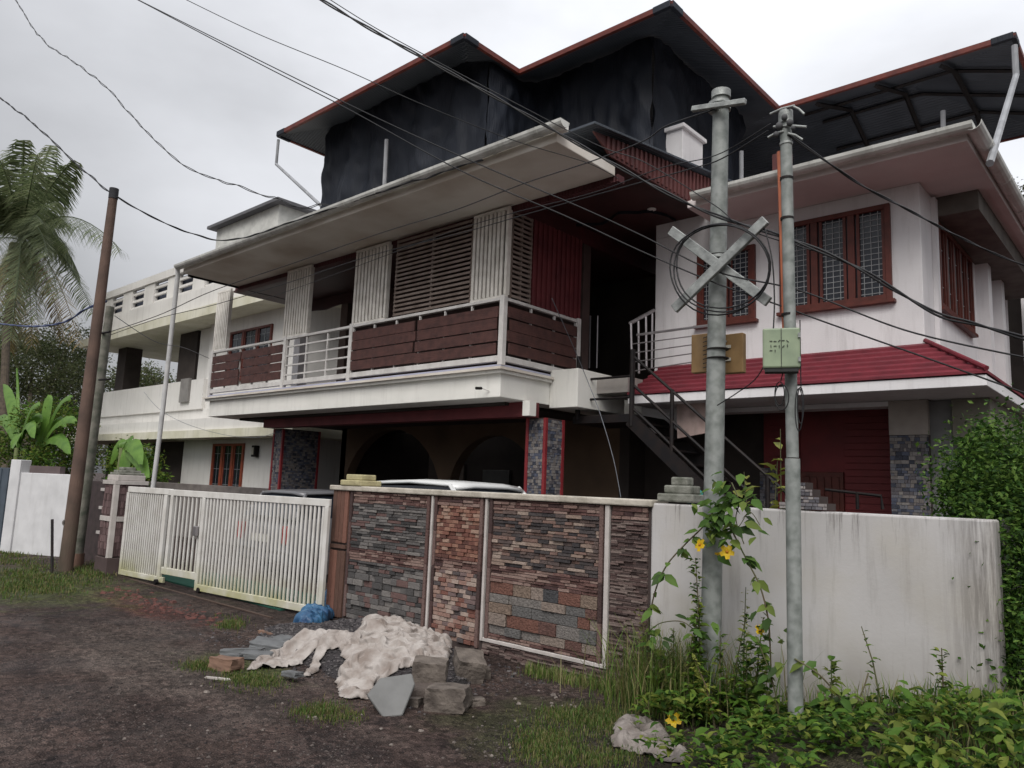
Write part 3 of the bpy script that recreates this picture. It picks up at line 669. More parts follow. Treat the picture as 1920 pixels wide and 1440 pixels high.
# black handrail in front of the maroon wall
mb = MB(); a = at(1548, 918, 'y', 10.2); b = at(1652, 930, 'y', 10.2); c = at(1655, 955, 'y', 10.2)
mb.tube([a, b, c], .022, 6); mb.tube([at(1607, 922, 'y', 10.2), at(1608, 955, 'y', 10.2)], .022, 6); mb.build('porch_handrail', blackm, H)
# --- entrance lean-to roof with maroon corrugated fascia
X5 = -5.52
mb = MB(); mb.prism([(X5, 7.9, 6.10), (X5, 11.3, 6.12), (X5, 11.6, 6.88), (X5, 7.5, 6.30)], (-.03, 0, 0)); fs = mb.build('fascia_panel', fasciam, H)
for i in range(30):
    y = 7.8+i*.117; zt = 6.30+(y-7.5)/4.1*.57
    chunk('fascia_rib', fasciam, fs, (X5+.012, y, (6.13+zt)/2), (.025, .05, zt-6.14), jit=.004, bev=.05)
mb = MB(); mb.prism([(X5+.12, 7.35, 6.31), (X5+.12, 11.8, 6.93), (X5+.12, 11.8, 6.96), (X5+.12, 7.35, 6.34)], (-2.2, 0, 0)); mb.build('lean_to_sheet', sheetm, H)
mb = MB(); p = at(1222, 392, 'z', 6.115); mb.tube([p, p-Vector((0, 0, .012))], .07, 14); mb.build('downlight', M('downlight_white', (.7, .7, .68)), H)
mb = MB(); p0_, p1_ = at(1226, 248, 'y', 10.3), at(1280, 240, 'y', 10.3); y1_ = at(1318, 265, 'x', p1_.x).y; mb.box(p0_.x, p1_.x, 10.3, y1_, 6.5, p1_.z); mb.box(p0_.x-.05, p1_.x+.05, 10.25, y1_+.05, p1_.z, p1_.z+.07); mb.build('roof_chimney_box', white, H, bevel=.01)
mb = MB(); mb.prism([(-5.3, 9.75, 6.03), (-5.3, 11.6, 6.03), (-5.3, 11.6, 6.65)], (-.12, 0, 0)); mb.build('parapet_gusset', white, H)

# --- steel-truss roof over the terrace (hipped, wraps round the corners)
ZR = 8.8; SL = .36
poly = [(-13.91, 7.69), (-8.29, 7.69), (-8.29, 9.03), (-5.29, 9.03), (-5.29, 12.95), (-1.60, 12.95), (-1.60, 16.75), (-13.91, 16.75)]
segs = list(zip(poly, poly[1:]+poly[:1]))
def inside(x, y):
    c = False
    for (x0, y0), (x1, y1) in segs:
        if (y0 > y) != (y1 > y) and x < x0+(y-y0)*(x1-x0)/(y1-y0): c = not c
    return c
def roofh(x, y):
    d = 1e9
    for (x0, y0), (x1, y1) in segs:
        dx = max(min(x0, x1)-x, 0, x-max(x0, x1)); dy = max(min(y0, y1)-y, 0, y-max(y0, y1)); d = min(d, max(dx, dy))
    return ZR + SL*min(d, 3.4)
def grid_vals(ks, st):
    ks = sorted(set(ks)); r = []
    for a, b in zip(ks, ks[1:]):
        n = max(1, round((b-a)/st)); r += [a+(b-a)*i/n for i in range(n)]
    return r+[ks[-1]]
gx = grid_vals([p[0] for p in poly], .11); gy = grid_vals([p[1] for p in poly], .11)
vid = {}; vv = []; ff = []
for j in range(len(gy)-1):
    for i in range(len(gx)-1):
        if inside((gx[i]+gx[i+1])/2, (gy[j]+gy[j+1])/2):
            f = []
            for a, b in ((i, j), (i+1, j), (i+1, j+1), (i, j+1)):
                if (a, b) not in vid: vid[(a, b)] = len(vv); vv.append((gx[a], gy[b], roofh(gx[a], gy[b])))
                f.append(vid[(a, b)])
            ff.append(tuple(f))
me = bpy.data.meshes.new('terrace_roof'); me.from_pydata(vv, [], ff)
ro = link('terrace_roof', me, sheetm, H); sm = ro.modifiers.new('s', 'SOLIDIFY'); sm.thickness = .02; sm.offset = 1
for (a, b) in segs:
    mb = MB(); mb.bar((a[0], a[1], ZR+.03), (b[0], b[1], ZR+.03), .06, .085); mb.build('red_edge_strip', reded, ro)
for p in (poly[0], poly[1], poly[3], poly[5]):
    i_ = poly.index(p); pa, pb = Vector(poly[i_-1]), Vector(poly[(i_+1) % len(poly)]); pp = Vector(p)
    for e_ in (pa, pb):
        d_ = (e_-pp).normalized(); mb = MB(); mb.bar((pp.x, pp.y, ZR+.035), (pp.x+d_.x*.30, pp.y+d_.y*.30, ZR+.03), .07, .11); mb.build('corner_flashing', tarpm, ro, bevel=.01)
# rafters and purlins under the right-hand part
for y in (14.0, 15.0, 15.8):
    mb = MB(); p = [(x, y, roofh(x, y)-.06) for x in np.linspace(-5.2, -1.7, 40)]; mb.tube(p, .035, 4); mb.build('purlin', blackm, ro)
for x in (-4.6, -3.6, -2.6):
    mb = MB(); p = [(x, y, roofh(x, y)-.1) for y in np.linspace(13.0, 16.7, 40)]; mb.tube(p, .045, 4); mb.build('rafter', blackm, ro)
for (x, y) in ():
    mb = MB(); mb.tube([(x, y, 6.0), (x, y, roofh(x, y)-.05)], .035, 8); mb.build('roof_prop', steelm if x < -11 else blackm, ro)
for a, b, y in (((1768, 281), (1768, 208), 13.6), ((1390, 365), (1390, 284), 12.2), ((722, 337), (725, 262), 8.35)):
    mb = MB(); mb.tube([at(*a, 'y', y)-Vector((0, 0, .4)), at(*b, 'y', y)], .04, 8); mb.build('roof_prop', M('grey_prop_paint', (.33, .34, .36)), ro)
mb = MB(); q = [at(522, 262, 'y', 7.72), at(518, 308, 'y', 7.72), at(600, 384, 'y', 6.9)]; mb.tube([q[0], q[1], q[2]], .032, 8); mb.build('downpipe', M('grey_rainpipe', (.30, .31, .33)), ro)
mb = MB(); q = [at(1902, 86, 'y', 13.0), at(1905, 142, 'y', 12.95), at(1856, 306, 'y', 9.9)]; mb.tube(q, .045, 8); mb.build('downpipe', M('grey_rainpipe', (.30, .31, .33)), ro)
# brown ribbed strip beside the second pole
mb = MB(); q0 = at(1448, 290, 'y', 11.6); q1 = at(1478, 356, 'y', 11.6); mb.box(q0.x, q1.x, 11.6, 11.8, 6.0, q0.z); mb.build('ribbed_brown_strip', fasciam, H)

# --- black shade netting hung from the terrace roof
def net(name, pts2d, zlow, label, inset_top=.03):
    mb = MB(); tot = 0; cols_ = []; cuts = []
    P_ = [Vector((*p, 0)) for p in pts2d]
    for a, b in zip(P_, P_[1:]):
        n = max(2, int((b-a).length/.05)); u = (b-a).normalized(); nr = Vector((u.y, -u.x, 0))
        for i in range(n+1):
            cols_.append((a+(b-a)*i/n, nr, tot+(b-a).length*i/n))
        cuts.append(len(cols_)-1)
        tot += (b-a).length
    rows = 34
    for c, nr, s in cols_:
        zt = roofh(c.x, c.y)-inset_top
        for k in range(rows+1):
            t = k/rows; z = zt+(zlow-zt)*t
            w_ = .07*math.sin(s*6.1+2.5*noise.noise(Vector((s*.7, z*.5, 1))))*(.3+t) + .10*noise.noise(Vector((s*1.8, z*.6, 4)))*(.3+t) + .035*noise.noise(Vector((s*7, z*3.2, 9)))+.03*(1-abs(noise.noise(Vector((s*2.6+z*1.2, z*1.5-s, 2))))*3)
            sag = .05*math.sin(min(1, t*5)*math.pi)*abs(math.sin(s*2.4))
            mb.v.append(tuple(c+nr*(w_+sag)+Vector((0, 0, z))))
    for i in range(len(cols_)-1):
        if i in cuts: continue
        for k in range(rows):
            a = i*(rows+1)+k; mb.f.append((a, a+rows+1, a+rows+2, a+1))
    o = mb.build(name, tarpm, smooth=True); return tag(o, label, 'netting')
net('shade_net', [(-13.28, 16), (-13.28, 8.5), (-8.5, 8.5)], 6.07, 'black shade net closing the terrace above the long balcony, left of the valley')
net('shade_net', [(-8.5, 8.5), (-8.5, 9.85), (-6.1, 9.85), (-6.1, 13.2)], 6.07, 'black shade net hanging under the tallest roof peak behind the electric pole')
net('shade_net', [(-5.9, 16.2), (-4.5, 16.2)], 6.07, 'dark net at the back of the right-hand shed roof')

# ------------------------------------------------------------------ outside steel staircase
S = thing('staircase', 'black steel outdoor staircase descending from the balcony landing behind the wall', 'staircase', (-6, 9.5, 0))
top = Vector((-6.15, 9.45, 2.72)); bot = Vector((-3.35, 9.45, .35))
for dy in (0, .85):
    mb = MB(); mb.bar(top+Vector((0, dy, 0)), bot+Vector((0, dy, 0)), .05, .2); mb.build('stringer', blackm, S)
for k in range(12):
    c = top+(bot-top)*(k+.5)/12; mb = MB(); mb.box(c.x-.13, c.x+.13, c.y+.03, c.y+.82, c.z+.02, c.z+.05); mb.build('tread', blackm, S)
mb = MB(); mb.box(-7.2, -6.1, 9.42, 10.35, 2.68, 2.80); mb.build('landing_platform', blackm, S)
posts = [(-7.12, 2.75, 1.0), (-6.12, 2.62, 1.15)]
for x, z, h in posts:
    mb = MB(); mb.tube([(x, 9.44, z), (x, 9.44, z+h)], .04, 8); mb.build('stair_post', blackm, S)
for i in range(1, 5):
    c = top+(bot-top)*i/4; mb = MB(); mb.tube([c, c+Vector((0, 0, 1.0))], .03, 6); mb.build('stair_post', blackm, S)
for h in (.98, .55, .2):
    mb = MB(); mb.tube([top+Vector((0, 0, h)), bot+Vector((0, 0, h))], .022, 6); mb.build('stair_rail', blackm, S)
for h in (.62, .3):
    mb = MB(); mb.tube([(-7.12, 9.44, 2.75+h), (-6.12, 9.44, 2.75+h)], .02, 6); mb.build('stair_rail', blackm, S)
for k in range(4):
    c = (-6.9+k*.13, 10.3, 3.0)
Pn = MB(); q = [at(1268, 716, 'y', 9.9), at(1326, 740, 'y', 9.9), at(1322, 812, 'y', 9.9), at(1270, 822, 'y', 9.9)]
Pn.prism(q, (0, .06, 0)); tag(Pn.build('board', M('stained_pink_board', (.45, .34, .31), (.30, .22, .20), rough=.9, scale=6, streak=.6)), 'stained pale pink board leaning behind the black stair rails', 'board')
# steel landing railing
rl = thing('landing_railing', 'thin grey steel railing beside the upstairs entrance', 'railing', (-6.2, 9.7, 3.4))
A = at(1182, 606, 'y', 9.7); B = at(1226, 582, 'y', 10.5); 
mb = MB(); mb.tube([A, B], .03, 8); mb.build('handrail', steelm, rl)
for (u, v, u2, v2, y) in ((1183, 606, 1185, 700, 9.7), (1197, 602, 1198, 700, 9.85), (1211, 594, 1212, 690, 10.1), (1223, 588, 1222, 690, 10.4)):
    mb = MB(); mb.tube([at(u, v, 'y', y), at(u2, v2, 'y', y)], .018, 6); mb.build('upright', steelm, rl)
for k in range(5):
    a = at(1186+8*(k == 0), 628+17*k, 'y', 9.75); b = at(1330, 610+16*k, 'y', 9.75)
    mb = MB(); mb.tube([a, b], .02 if k == 0 else .009, 6); mb.build('horizontal_bar', steelm, rl)
for (u, y) in ((1107, 10.6), (1121, 10.6)):
    mb = MB(); mb.tube([at(u, 592, 'y', y), at(u-2, 690, 'y', y)], .014, 6); mb.build('upright', steelm, rl)
cc = thing('security_camera', 'small black camera on the white balcony slab face', 'camera', at(905, 728, 'y', 7.9))
p = at(903, 728, 'y', 7.85); mb = MB(); mb.tube([p, p+Vector((-.02, -.1, -.01))], .022, 8); mb.build('camera_body', blackm, cc); mb = MB(); mb.tube([p+Vector((0, .01, 0)), p+Vector((.06, .1, -.03))], .008, 6); mb.build('bracket', railw, cc)

# ------------------------------------------------------------------ neighbour's white house (left)
Nn = thing('neighbour_house', 'white two-storey house on the left with open terrace and slotted roof parapet', 'house', (-25, 12, 0))
YN = 11.0
mb = MB(); mb.box(-24.1, -17.4, YN, 20, 0, 3.45); mb.build('ground_floor_wall', neigh_w, Nn)
mb = MB(); mb.box(-23.0, -17.4, YN, 20, 3.45, 6.42); mb.build('upper_floor_wall', neigh_w, Nn)
mb = MB(); mb.box(-31.4, -17.0, YN-.05, 20, 3.30, 3.70); mb.build('floor_slab', neigh_w, Nn)
mb = MB(); mb.box(-31.4, -22.9, YN-.12, YN+.05, 3.70, 4.66); mb.build('terrace_parapet', neigh_w, Nn)
mb = MB(); mb.box(-24.35, -23.75, YN-.2, YN-.122, 3.95, 4.72); mb.build('parapet_post', M('grey_parapet_post', (.22, .21, .2)), Nn)
mb = MB(); mb.box(-33.2, -16.5, 10.2, 20, 2.72, 2.95); mb.build('window_canopy', neigh_y, Nn)
mb = MB(); mb.box(-33.2, -16.5, 10.3, 20, 2.952, 3.3); mb.build('canopy_upstand', neigh_w, Nn)
mb = MB(); mb.box(-32.3, -16.5, 10.2, 20.4, 6.42, 6.72); mb.build('eave_slab', neigh_y, Nn)
mb = MB(); mb.box(-32.0, -16.8, 10.45, 20.2, 6.722, 7.45); mb.build('roof_upstand', neigh_w, Nn)
# slotted parapet
mb = MB(); mb.box(-32.2, -17.0, 10.80, 11.02, 8.45, 8.72); mb.build('parapet_coping', neigh_w, Nn)
xN = -32.1
while xN < -17.2:
    mb = MB(); mb.box(xN, xN+.85, 10.85, 11.0, 7.45, 8.45); mb.build('parapet_pier', neigh_w, Nn)
    for k in range(3):
        if xN+.85 < -18: chunk('parapet_slat', neigh_w, Nn, (xN+.85+.55, 10.93, 7.72+k*.27), (1.1, .08, .09), jit=.004, bev=.03)
    xN += 1.95
mb = MB(); mb.box(-32.0, -17.3, 11.08, 11.1, 7.46, 8.44); mb.build('parapet_backing', M('dark_blue_grey_backing', (.10, .115, .16)), Nn)
mb = MB(); mb.box(-32.1, -17.2, 10.86, 11.0, 7.452, 7.60); mb.build('parapet_base', neigh_w, Nn)
for x0, x1 in ((-31.0, -30.2), (-25.6, -24.3), (-24.1, -23.05)):
    mb = MB(); mb.box(x0, x1, 11.2, 11.8, 3.72, 6.41); mb.build('terrace_column', dark if x1 > -30 and x0 < -24.2 else neigh_w if x0 > -24.2 else dark, Nn)
mb = MB(); mb.box(-31, -30.3, 19, 19.4, 3.7, 6.41); mb.build('terrace_column', dark, Nn)
for x0, x1 in ((-31.2, -30.5), (-27.2, -24.8)):
    mb = MB(); mb.box(x0, x1, 11.3, 12, 0, 2.71); mb.build('porch_column', dark, Nn)
mb = MB(); mb.box(-30, -23.5, 18.9, 19, 4.6, 4.7); 
for k in range(9): mb.box(-29.8+k*.7, -29.74+k*.7, 18.9, 18.96, 3.7, 4.6)
mb.build('rear_railing', blackm, Nn)
window(Nn, ('y', YN), (-22.05, 1.1), (-20.2, 2.6), 3, woodo, rows=3, cols_=1, label='red-orange framed ground floor window')
window(Nn, ('y', YN), (-21.6, 4.5), (-19.2, 6.0), 3, woodm, rows=4, cols_=1, label='dark red upstairs window')
mb = MB(); mb.box(-24.5, -20.5, 11.6, 15, 8.0, 10.05); mb.build('stair_tower', M('tower_paint', (.60, .60, .57)), Nn)
mb = MB(); mb.box(-24.75, -20.2, 11.35, 15.2, 10.052, 10.15); mb.build('tower_roof_slab', M('dark_slab_edge', (.12, .12, .13)), Nn)
lm = thing('wall_lamp', 'small black wall lamp right of the neighbour ground floor window', 'lamp', at(479, 846, 'y', 10.95))
p = at(479, 846, 'y', 10.93); mb = MB(); mb.box(p.x-.1, p.x+.1, p.y-.08, p.y+.06, p.z-.16, p.z+.16); mb.build('lamp_body', blackm, lm, bevel=.02); mb = MB(); mb.box(p.x-.05, p.x+.05, p.y-.1, p.y-.082, p.z-.1, p.z+.1); mb.build('lamp_glass', labelm, lm)
mb = MB(); mb.box(-24.5, -15.1, 9.3, 9.45, 0, 1.40); tag(mb.build('side_wall', M('dark_stained_wall', (.17, .15, .14), (.11, .095, .09), streak=.6), bevel=.01), 'low dark stained wall between the gate and the neighbour house', 'wall')

# ------------------------------------------------------------------ front compound wall
YW = 5.62; HW = 1.53
Wb = thing('stone_clad_wall', 'front boundary wall clad in panels of brick and stone tiles with white joints', 'wall', (-5.5, YW, 0))
mb = MB(); mb.box(-8.02, -3.43, YW, YW+.2, -.05, HW); mb.build('wall_core', grout, Wb)
mb = MB(); mb.box(-8.06, -3.40, YW-.05, YW+.24, HW, HW+.06); mb.build('coping', copingm, Wb, bevel=.012)
def X_(px, py=1000): return at(px, py, 'y', YW).x
def course(name, mat, x0, x1, z0, z1, hmin, hmax, lmin, lmax, d0=.002, d1=.030, stuff=False, bond=False, gap=.0055):
    z = z0; row = 0; mb = MB() if stuff else None
    while z < z1-.004:
        h = min(R.uniform(hmin, hmax), z1-z)
        if z1-z-h < hmin*.5: h = z1-z
        x = x0-(lmin*.5 if bond and row % 2 else 0); row += 1
        while x < x1-.004:
            l = R.uniform(lmin, lmax)
            a, b = max(x, x0), min(x+l, x1)
            if x1-b < lmin*.35: b = x1
            if b-a > .012:
                d = R.uniform(d0, d1)
                if stuff: mb.box(a+gap/2, b-gap/2, YW-d, YW+.01, z+gap/2, z+h-gap/2)
                else: chunk(name, mat, Wb, ((a+b)/2, YW-d/2+.004, z+h/2), (b-a-gap, d+.012, h-gap), jit=.012, bev=.035)
            x = b if b >= x+l-1e-6 or b == x1 else x+l
        z += h
    if stuff and mb.v: mb.build(name, mat, Wb, kind='stuff')
xj = {k: X_(k) for k in (622, 656, 809, 912, 1141, 1219)}
zt = HW-.005
# end pier of vertical plank tiles
n = 4; x0, x1 = -8.0, X_(652)
for (za, zb) in ((.02, .80), (.90, zt)):
    for i in range(n):
        chunk('plank_tile', timberm, Wb, (x0+(x1-x0)*(i+.5)/n, YW-.008, (za+zb)/2), ((x1-x0)/n-.006, .03, zb-za), jit=.006, bev=.03)
chunk('plank_tile', timberm, Wb, ((x0+x1)/2, YW-.012, .85), (x1-x0, .035, .045), jit=.006, bev=.03)
for i in range(2): chunk('plank_tile', timberm, Wb, (-8.035, YW+.06+i*.1, .76), (.03, .09, 1.5), jit=.006, bev=.03)
def border(x0, x1, z0, z1, wv=.045):
    for xx in (x0+wv/2, x1-wv/2):
        for k in range(4):
            a = z0+(z1-z0)*k/4; b = z0+(z1-z0)*(k+1)/4
            chunk('border_stone', borderm, Wb, (xx, YW-.010, (a+b)/2), (wv-.004, .035, b-a-.004), jit=.006, bev=.03)
# panel of slate strips over rough slate
xa, xb = X_(655)+.01, X_(806)
border(xa, xb, .05, zt)
course('red_band', bandstone, xa+.05, xb-.05, 1.40, zt, .03, .04, .06, .2, stuff=True)
course('slate_strip', slatestone, xa+.05, xb-.05, .86, 1.40, .026, .04, .09, .26)
course('red_band', bandstone, xa+.05, xb-.05, .72, .86, .025, .035, .06, .2, stuff=True)
course('slate_block', slatestone, xa+.05, xb-.05, .04, .72, .035, .075, .08, .2, d1=.035)
# orange brick panel
xa, xb = X_(815), X_(907)
border(xa, xb, .05, zt)
course('red_band', bandstone, xa+.05, xb-.05, 1.43, zt, .03, .04, .06, .2, stuff=True)
course('brick', orangebrick, xa+.05, xb-.05, .88, 1.43, .038, .042, .085, .105, bond=True)
course('red_band', bandstone, xa+.05, xb-.05, .76, .88, .025, .035, .06, .2, stuff=True)
course('brick', pinkbrick, xa+.05, xb-.05, .06, .76, .042, .046, .09, .12, bond=True)
# large stone panel
xa, xb = X_(919), X_(1134)
border(xa, xb, .16, zt)
course('red_band', bandstone, xa+.05, xb-.05, 1.42, zt, .025, .035, .06, .2, stuff=True)
course('stone_strip', tanstone, xa+.05, xb-.05, .88, 1.42, .026, .038, .07, .20)
course('red_band', bandstone, xa+.05, xb-.05, .72, .88, .022, .032, .08, .22, stuff=True)
course('stone_block', blockstone, xa+.05, xb-.05, .22, .72, .07, .125, .13, .30, d1=.03)
course('red_band', bandstone, xa+.05, xb-.05, .17, .22, .022, .028, .1, .22, stuff=True)
# ribbed column and ribbed plinth
course('ribbed_stone', ribm, X_(1148), -3.45, .02, 1.40, .012, .02, .05, .16, d0=.004, d1=.03, stuff=True, gap=.002)
course('red_band', bandstone, X_(1148), -3.45, 1.41, zt, .03, .04, .06, .14, stuff=True)
course('ribbed_stone', ribm, X_(915), X_(1147), .0, .125, .012, .02, .06, .2, d0=.004, d1=.035, stuff=True, gap=.002)
for px in (811, 913, 1141):
    x = X_(px); wd = .045 if px > 1100 else .03
    mb = MB(); mb.box(x-wd/2, x+wd/2, YW-.03, YW+.01, .0 if px < 900 else .13, zt); mb.build('joint_strip', whitestrip, Wb, bevel=.004)
mb = MB(); mb.box(X_(913)+.02, X_(1141)-.024, YW-.028, YW+.01, .13, .165); mb.build('joint_strip', whitestrip, Wb, bevel=.004)
def stepcap(parent, cx, cy, z, w0, mat, steps=3, name='pier_cap', r=.5):
    zz_ = z
    for k in range(steps):
        w_ = w0*(1-k*.27); h = .07
        mb = MB(); mb.obox((cx, cy, zz_+h/2), (w_/2, 0, 0), (0, w_*.38, 0), (0, 0, h/2)); mb.build(name, mat, parent, bevel=.014); zz_ += h
stepcap(Wb, -7.62, YW+.1, HW+.06, .42, yellowcap, 2)
stepcap(Wb, X_(1265), YW+.12, HW+.05, .34, greycap, 3)

Ww = thing('white_wall', 'plain white plastered boundary wall with weather stains behind the two poles', 'wall', (-2, YW, 0))
mb = MB(); mb.box(-3.425, -.94, YW-.01, YW+.2, -.05, HW+.035)
mb.build('wall_plaster', concwall, Ww, bevel=.015)
mb = MB(); mb.box(-1.2, -1.0, YW+.201, YW+4, .0, HW+.03); mb.build('wall_return', concwall, Ww, bevel=.02)
mb = MB(); q = at(1472, 950, 'y', YW+.1); q2 = at(1560, 950, 'y', YW+.1)
wdt = q2.x-q.x
for k in range(4):
    f = k*.21; mb = MB(); a = q.x+wdt*f*.55; b = q2.x-wdt*f*.75; z = HW+.042+k*.05
    mb.box(a, b, YW-.0+.01*k, YW+.18, z, z+.05)
    c_ = mb.build('stone_cap', grout, Ww); mosaic(c_, (a, YW+.01*k, z+.001), (1, 0, 0), (0, 0, 1), (0, -1, 0), b-a, .048, ts=.03, mat=M('pale_mosaic', (1, 1, 1), cols=[(.30, .27, .27), (.19, .18, .2), (.38, .35, .34), (.12, .115, .13)], rnd='island'))

# ------------------------------------------------------------------ gate
G = thing('gate', 'white slatted double driveway gate with mossy bottom rails', 'gate', (-10.3, 5.2, 0))
gp = lambda t: Vector((-12.80+(4.92)*t, 5.02+.50*t, 0))
gu = (gp(1)-gp(0)).normalized(); gn = Vector((-gu.y, gu.x, 0)); GT = 1.42
def gbar(t0, t1, z0, z1, th=.04, name='gate_rail', off=0, zslope=0):
    a, b = gp(t0), gp(t1); mb = MB()
    mb.obox((a+b)/2+gn*off+Vector((0, 0, (z0+z1)/2)), (b-a)/2, gn*th/2, Vector((0, 0, (z1-z0)/2))); return mb.build(name, moss_white, G, bevel=.005)
def topz(t): return 1.40-.0*t
gbar(0, .262, 1.33, 1.42); gbar(.262, 1, 1.325, 1.415, off=-.045)
gbar(0, .262, .0+.03, .11); gbar(.262, .455, .17, .27, off=-.045); gbar(.455, 1, .03, .12, off=-.045)
for t in (.004, .235, .285, .455, .992): gbar(t-.007, t+.007, .03 if t != .285 else .17, 1.325, .05, 'gate_stile', off=0 if t < .25 else -.047)
def pickets(t0, t1, n, z0, off, wd):
    for i in range(n):
        t = t0+(t1-t0)*(i+.5)/n; c = gp(t)+gn*off+Vector((0, 0, (z0+1.33)/2))
        chunk('picket', moss_white, G, c, (wd, .018, 1.33-z0), (gu, gn, Vector((0, 0, 1))), jit=.003, bev=.02)
pickets(.012, .228, 17, .11, 0, .028); pickets(.295, .447, 7, .27, -.045, .032); pickets(.463, .985, 32, .12, -.045, .036)
for t in (.24, .47): 
    p = gp(t)-gn*.06; mb = MB(); mb.tube([p+Vector((0, -.02, .04)), p+Vector((0, .02, .04))], .04, 12); mb.build('gate_wheel', blackm, G)
p = gp(.435)-gn*.08; mb = MB(); mb.box(p.x-.05, p.x+.05, p.y-.03, p.y+.02, .78, .92); mb.build('latch', steelm, G, bevel=.01)
mb = MB(); mb.box(-12.5, -8.2, 4.98, 5.02, 0, .012); tag(mb.build('gate_track', M('rusty_track', (.07, .045, .035))), 'rusty dark gate track along the foot of the white gate', 'track')
mb = MB(); mb.box(-12.5, -8.6, 5.35, 6.4, .0, .02); tag(mb.build('green_mat', greenm), 'green mat on the driveway behind the white gate', 'mat')

# gate pillar
Pl = thing('gate_pillar', 'brown ribbed gate pillar with white cross strips and a stacked stone cap', 'pillar', (-13.1, 5.1, 0))
x0, x1, y0, y1 = -13.38, -12.92, 4.86, 5.34
mb = MB(); mb.box(x0, x1, y0, y1, 0, 1.5); mb.build('pillar_core', grout, Pl)
mb = MB()
z = .3
while z < 1.42:
    for i in range(9):
        y = y0+.05+i*(y1-y0-.07)/9; mb.box(x1, x1+R.uniform(.006, .02), y+.002, y+(y1-y0-.07)/9-.002, z, z+.105)
    for i in range(6):
        x = x0+.02+i*(x1-x0-.07)/6; mb.box(x+.002, x+(x1-x0-.07)/6-.002, y0-R.uniform(.006, .02), y0, z, z+.105)
    z += .11
mb.build('ribbed_stone', M('maroon_rib_stone', (1, 1, 1), cols=[(.13, .085, .085), (.09, .055, .055), (.17, .11, .11)], rnd='island', bump=.4), Pl, kind='stuff')
for b_ in (((x1-.04, x1+.03), (y0-.03, y0+.05), (.28, 1.44)), ((x1, x1+.028), (y0+.052, y1), (.85, .93)), ((x0, x1-.042), (y0-.028, y0), (.85, .93)), ((x0-.03, x1+.032), (y0-.032, y1+.02), (1.442, 1.505))):
    mb = MB(); mb.box(*b_[0], *b_[1], *b_[2]); mb.build('white_strip', whitestrip, Pl, bevel=.004)
mb = MB(); mb.box(x0-.01, x1+.03, y0-.03, y1, 0, .278); mb.build('pillar_base', M('dark_brown_plinth', (.085, .06, .058)), Pl, bevel=.01)
zc = 1.507
for k, (a, b) in enumerate(((.22, .09), (.20, .04), (.16, .04), (.10, .05))):
    mb = MB(); mb.obox(((x0+x1)/2+R.uniform(-.01, .01), (y0+y1)/2, zc+b/2), (a, 0, 0), (0, a, 0), (0, 0, b/2)); mb.build('cap_stone', whitestrip if k == 0 else greycap, Pl, bevel=.01); zc += b
sg = thing('side_gate', 'dark narrow side gate with three white bars between the leaning poles and the pillar', 'gate', (-13.9, 5.0, 0))
mb = MB(); mb.box(-15.4, -13.39, 5.25, 5.31, 0, 1.46); mb.build('dark_panel', M('dark_side_panel', (.05, .035, .035), (.03, .022, .022), scale=8), sg)
for z in (.55, .98, 1.30): mb = MB(); mb.box(-14.5, -13.42, 5.20, 5.249, z, z+.05); mb.build('white_bar', whitestrip, sg)
# white wall + blue-grey gate on the far left
a = Vector((-16.9, 4.5, 0)); b = Vector((-15.45, 5.22, 0)); u = (b-a).normalized(); n_ = Vector((-u.y, u.x, 0))
lw = thing('white_panel_wall', 'bare white wall left of the brown leaning pole', 'wall', (-16, 5, 0))
mb = MB(); mb.obox((a+b)/2+Vector((0, 0, .78)), (b-a)/2, n_*.08, Vector((0, 0, .78))); mb.build('wall_panel', concwall if False else M('clean_white_render', (.60, .60, .61), (.52, .52, .53), streak=.25), lw, bevel=.01)
mb = MB(); mb.obox(a+u*.10+Vector((0, 0, .9)), u*.12, n_*.12, Vector((0, 0, .9))); mb.build('end_pier', M('clean_white_render', (.60, .60, .61)), lw, bevel=.01)
mb = MB(); mb.obox(a+u*.75+Vector((0, 0, 1.63)), u*.36, n_*.06, Vector((0, 0, .07))); mb.build('brown_cap_tile', M('brown_cap_tile', (.13, .1, .1)), lw)
c = a-u*.05; d = c+Vector((-4.5, -.6, 0)); uu = (d-c).normalized(); nn = Vector((-uu.y, uu.x, 0))
bgt = thing('sheet_gate', 'blue grey sheet metal gate at the far left edge', 'gate', c)
mb = MB(); mb.obox((c+d)/2+Vector((0, 0, .82)), (d-c)/2, nn*.02, Vector((0, 0, .82))); mb.build('gate_sheet', bluegrey, bgt)
for k in range(14): 
    p = c+(d-c)*(k+.5)/14; mb = MB(); mb.obox(p+nn*.03+Vector((0, 0, .82)), uu*.03, nn*.012, Vector((0, 0, .8))); mb.build('gate_rib', bluegrey, bgt)

# ------------------------------------------------------------------ poles
def cyl(pts, r, name, mat, parent, n=20): mb = MB(); mb.tube(pts, r, n); return mb.build(name, mat, parent, smooth=True)
bp_ = thing('utility_pole', 'thick brown leaning utility pole beside the white gate', 'pole', (-13.55, 4.45, 0))
b0 = at(122, 1072, 'y', 4.45); b0.z = -.05; b1 = at(214, 356, 'y', 4.45)
cyl([b0, (b0+b1)/2, b1], [.108, .092, .068], 'pole_shaft', browncon, bp_, 24)
cyl([b1-Vector((0, 0, .16)), b1+Vector((0, 0, .02))], .074, 'pole_top_cap', M('dark_tar_cap', (.03, .03, .035)), bp_)
b = at(124, 980, 'y', 4.37); mb = MB(); fr_ = (CAM-b); fr_.z = 0; fr_.normalize(); mb.tube([b-fr_*.03, b+fr_*.012], .058, 16); mb.build('number_plate', M('faded_plate', (.17, .155, .14)), bp_); mb = MB(); mb.tube([b+fr_*.0125, b+fr_*.015], .038, 14); mb.build('plate_mark', M('dark_plate_mark', (.05, .04, .035)), bp_)
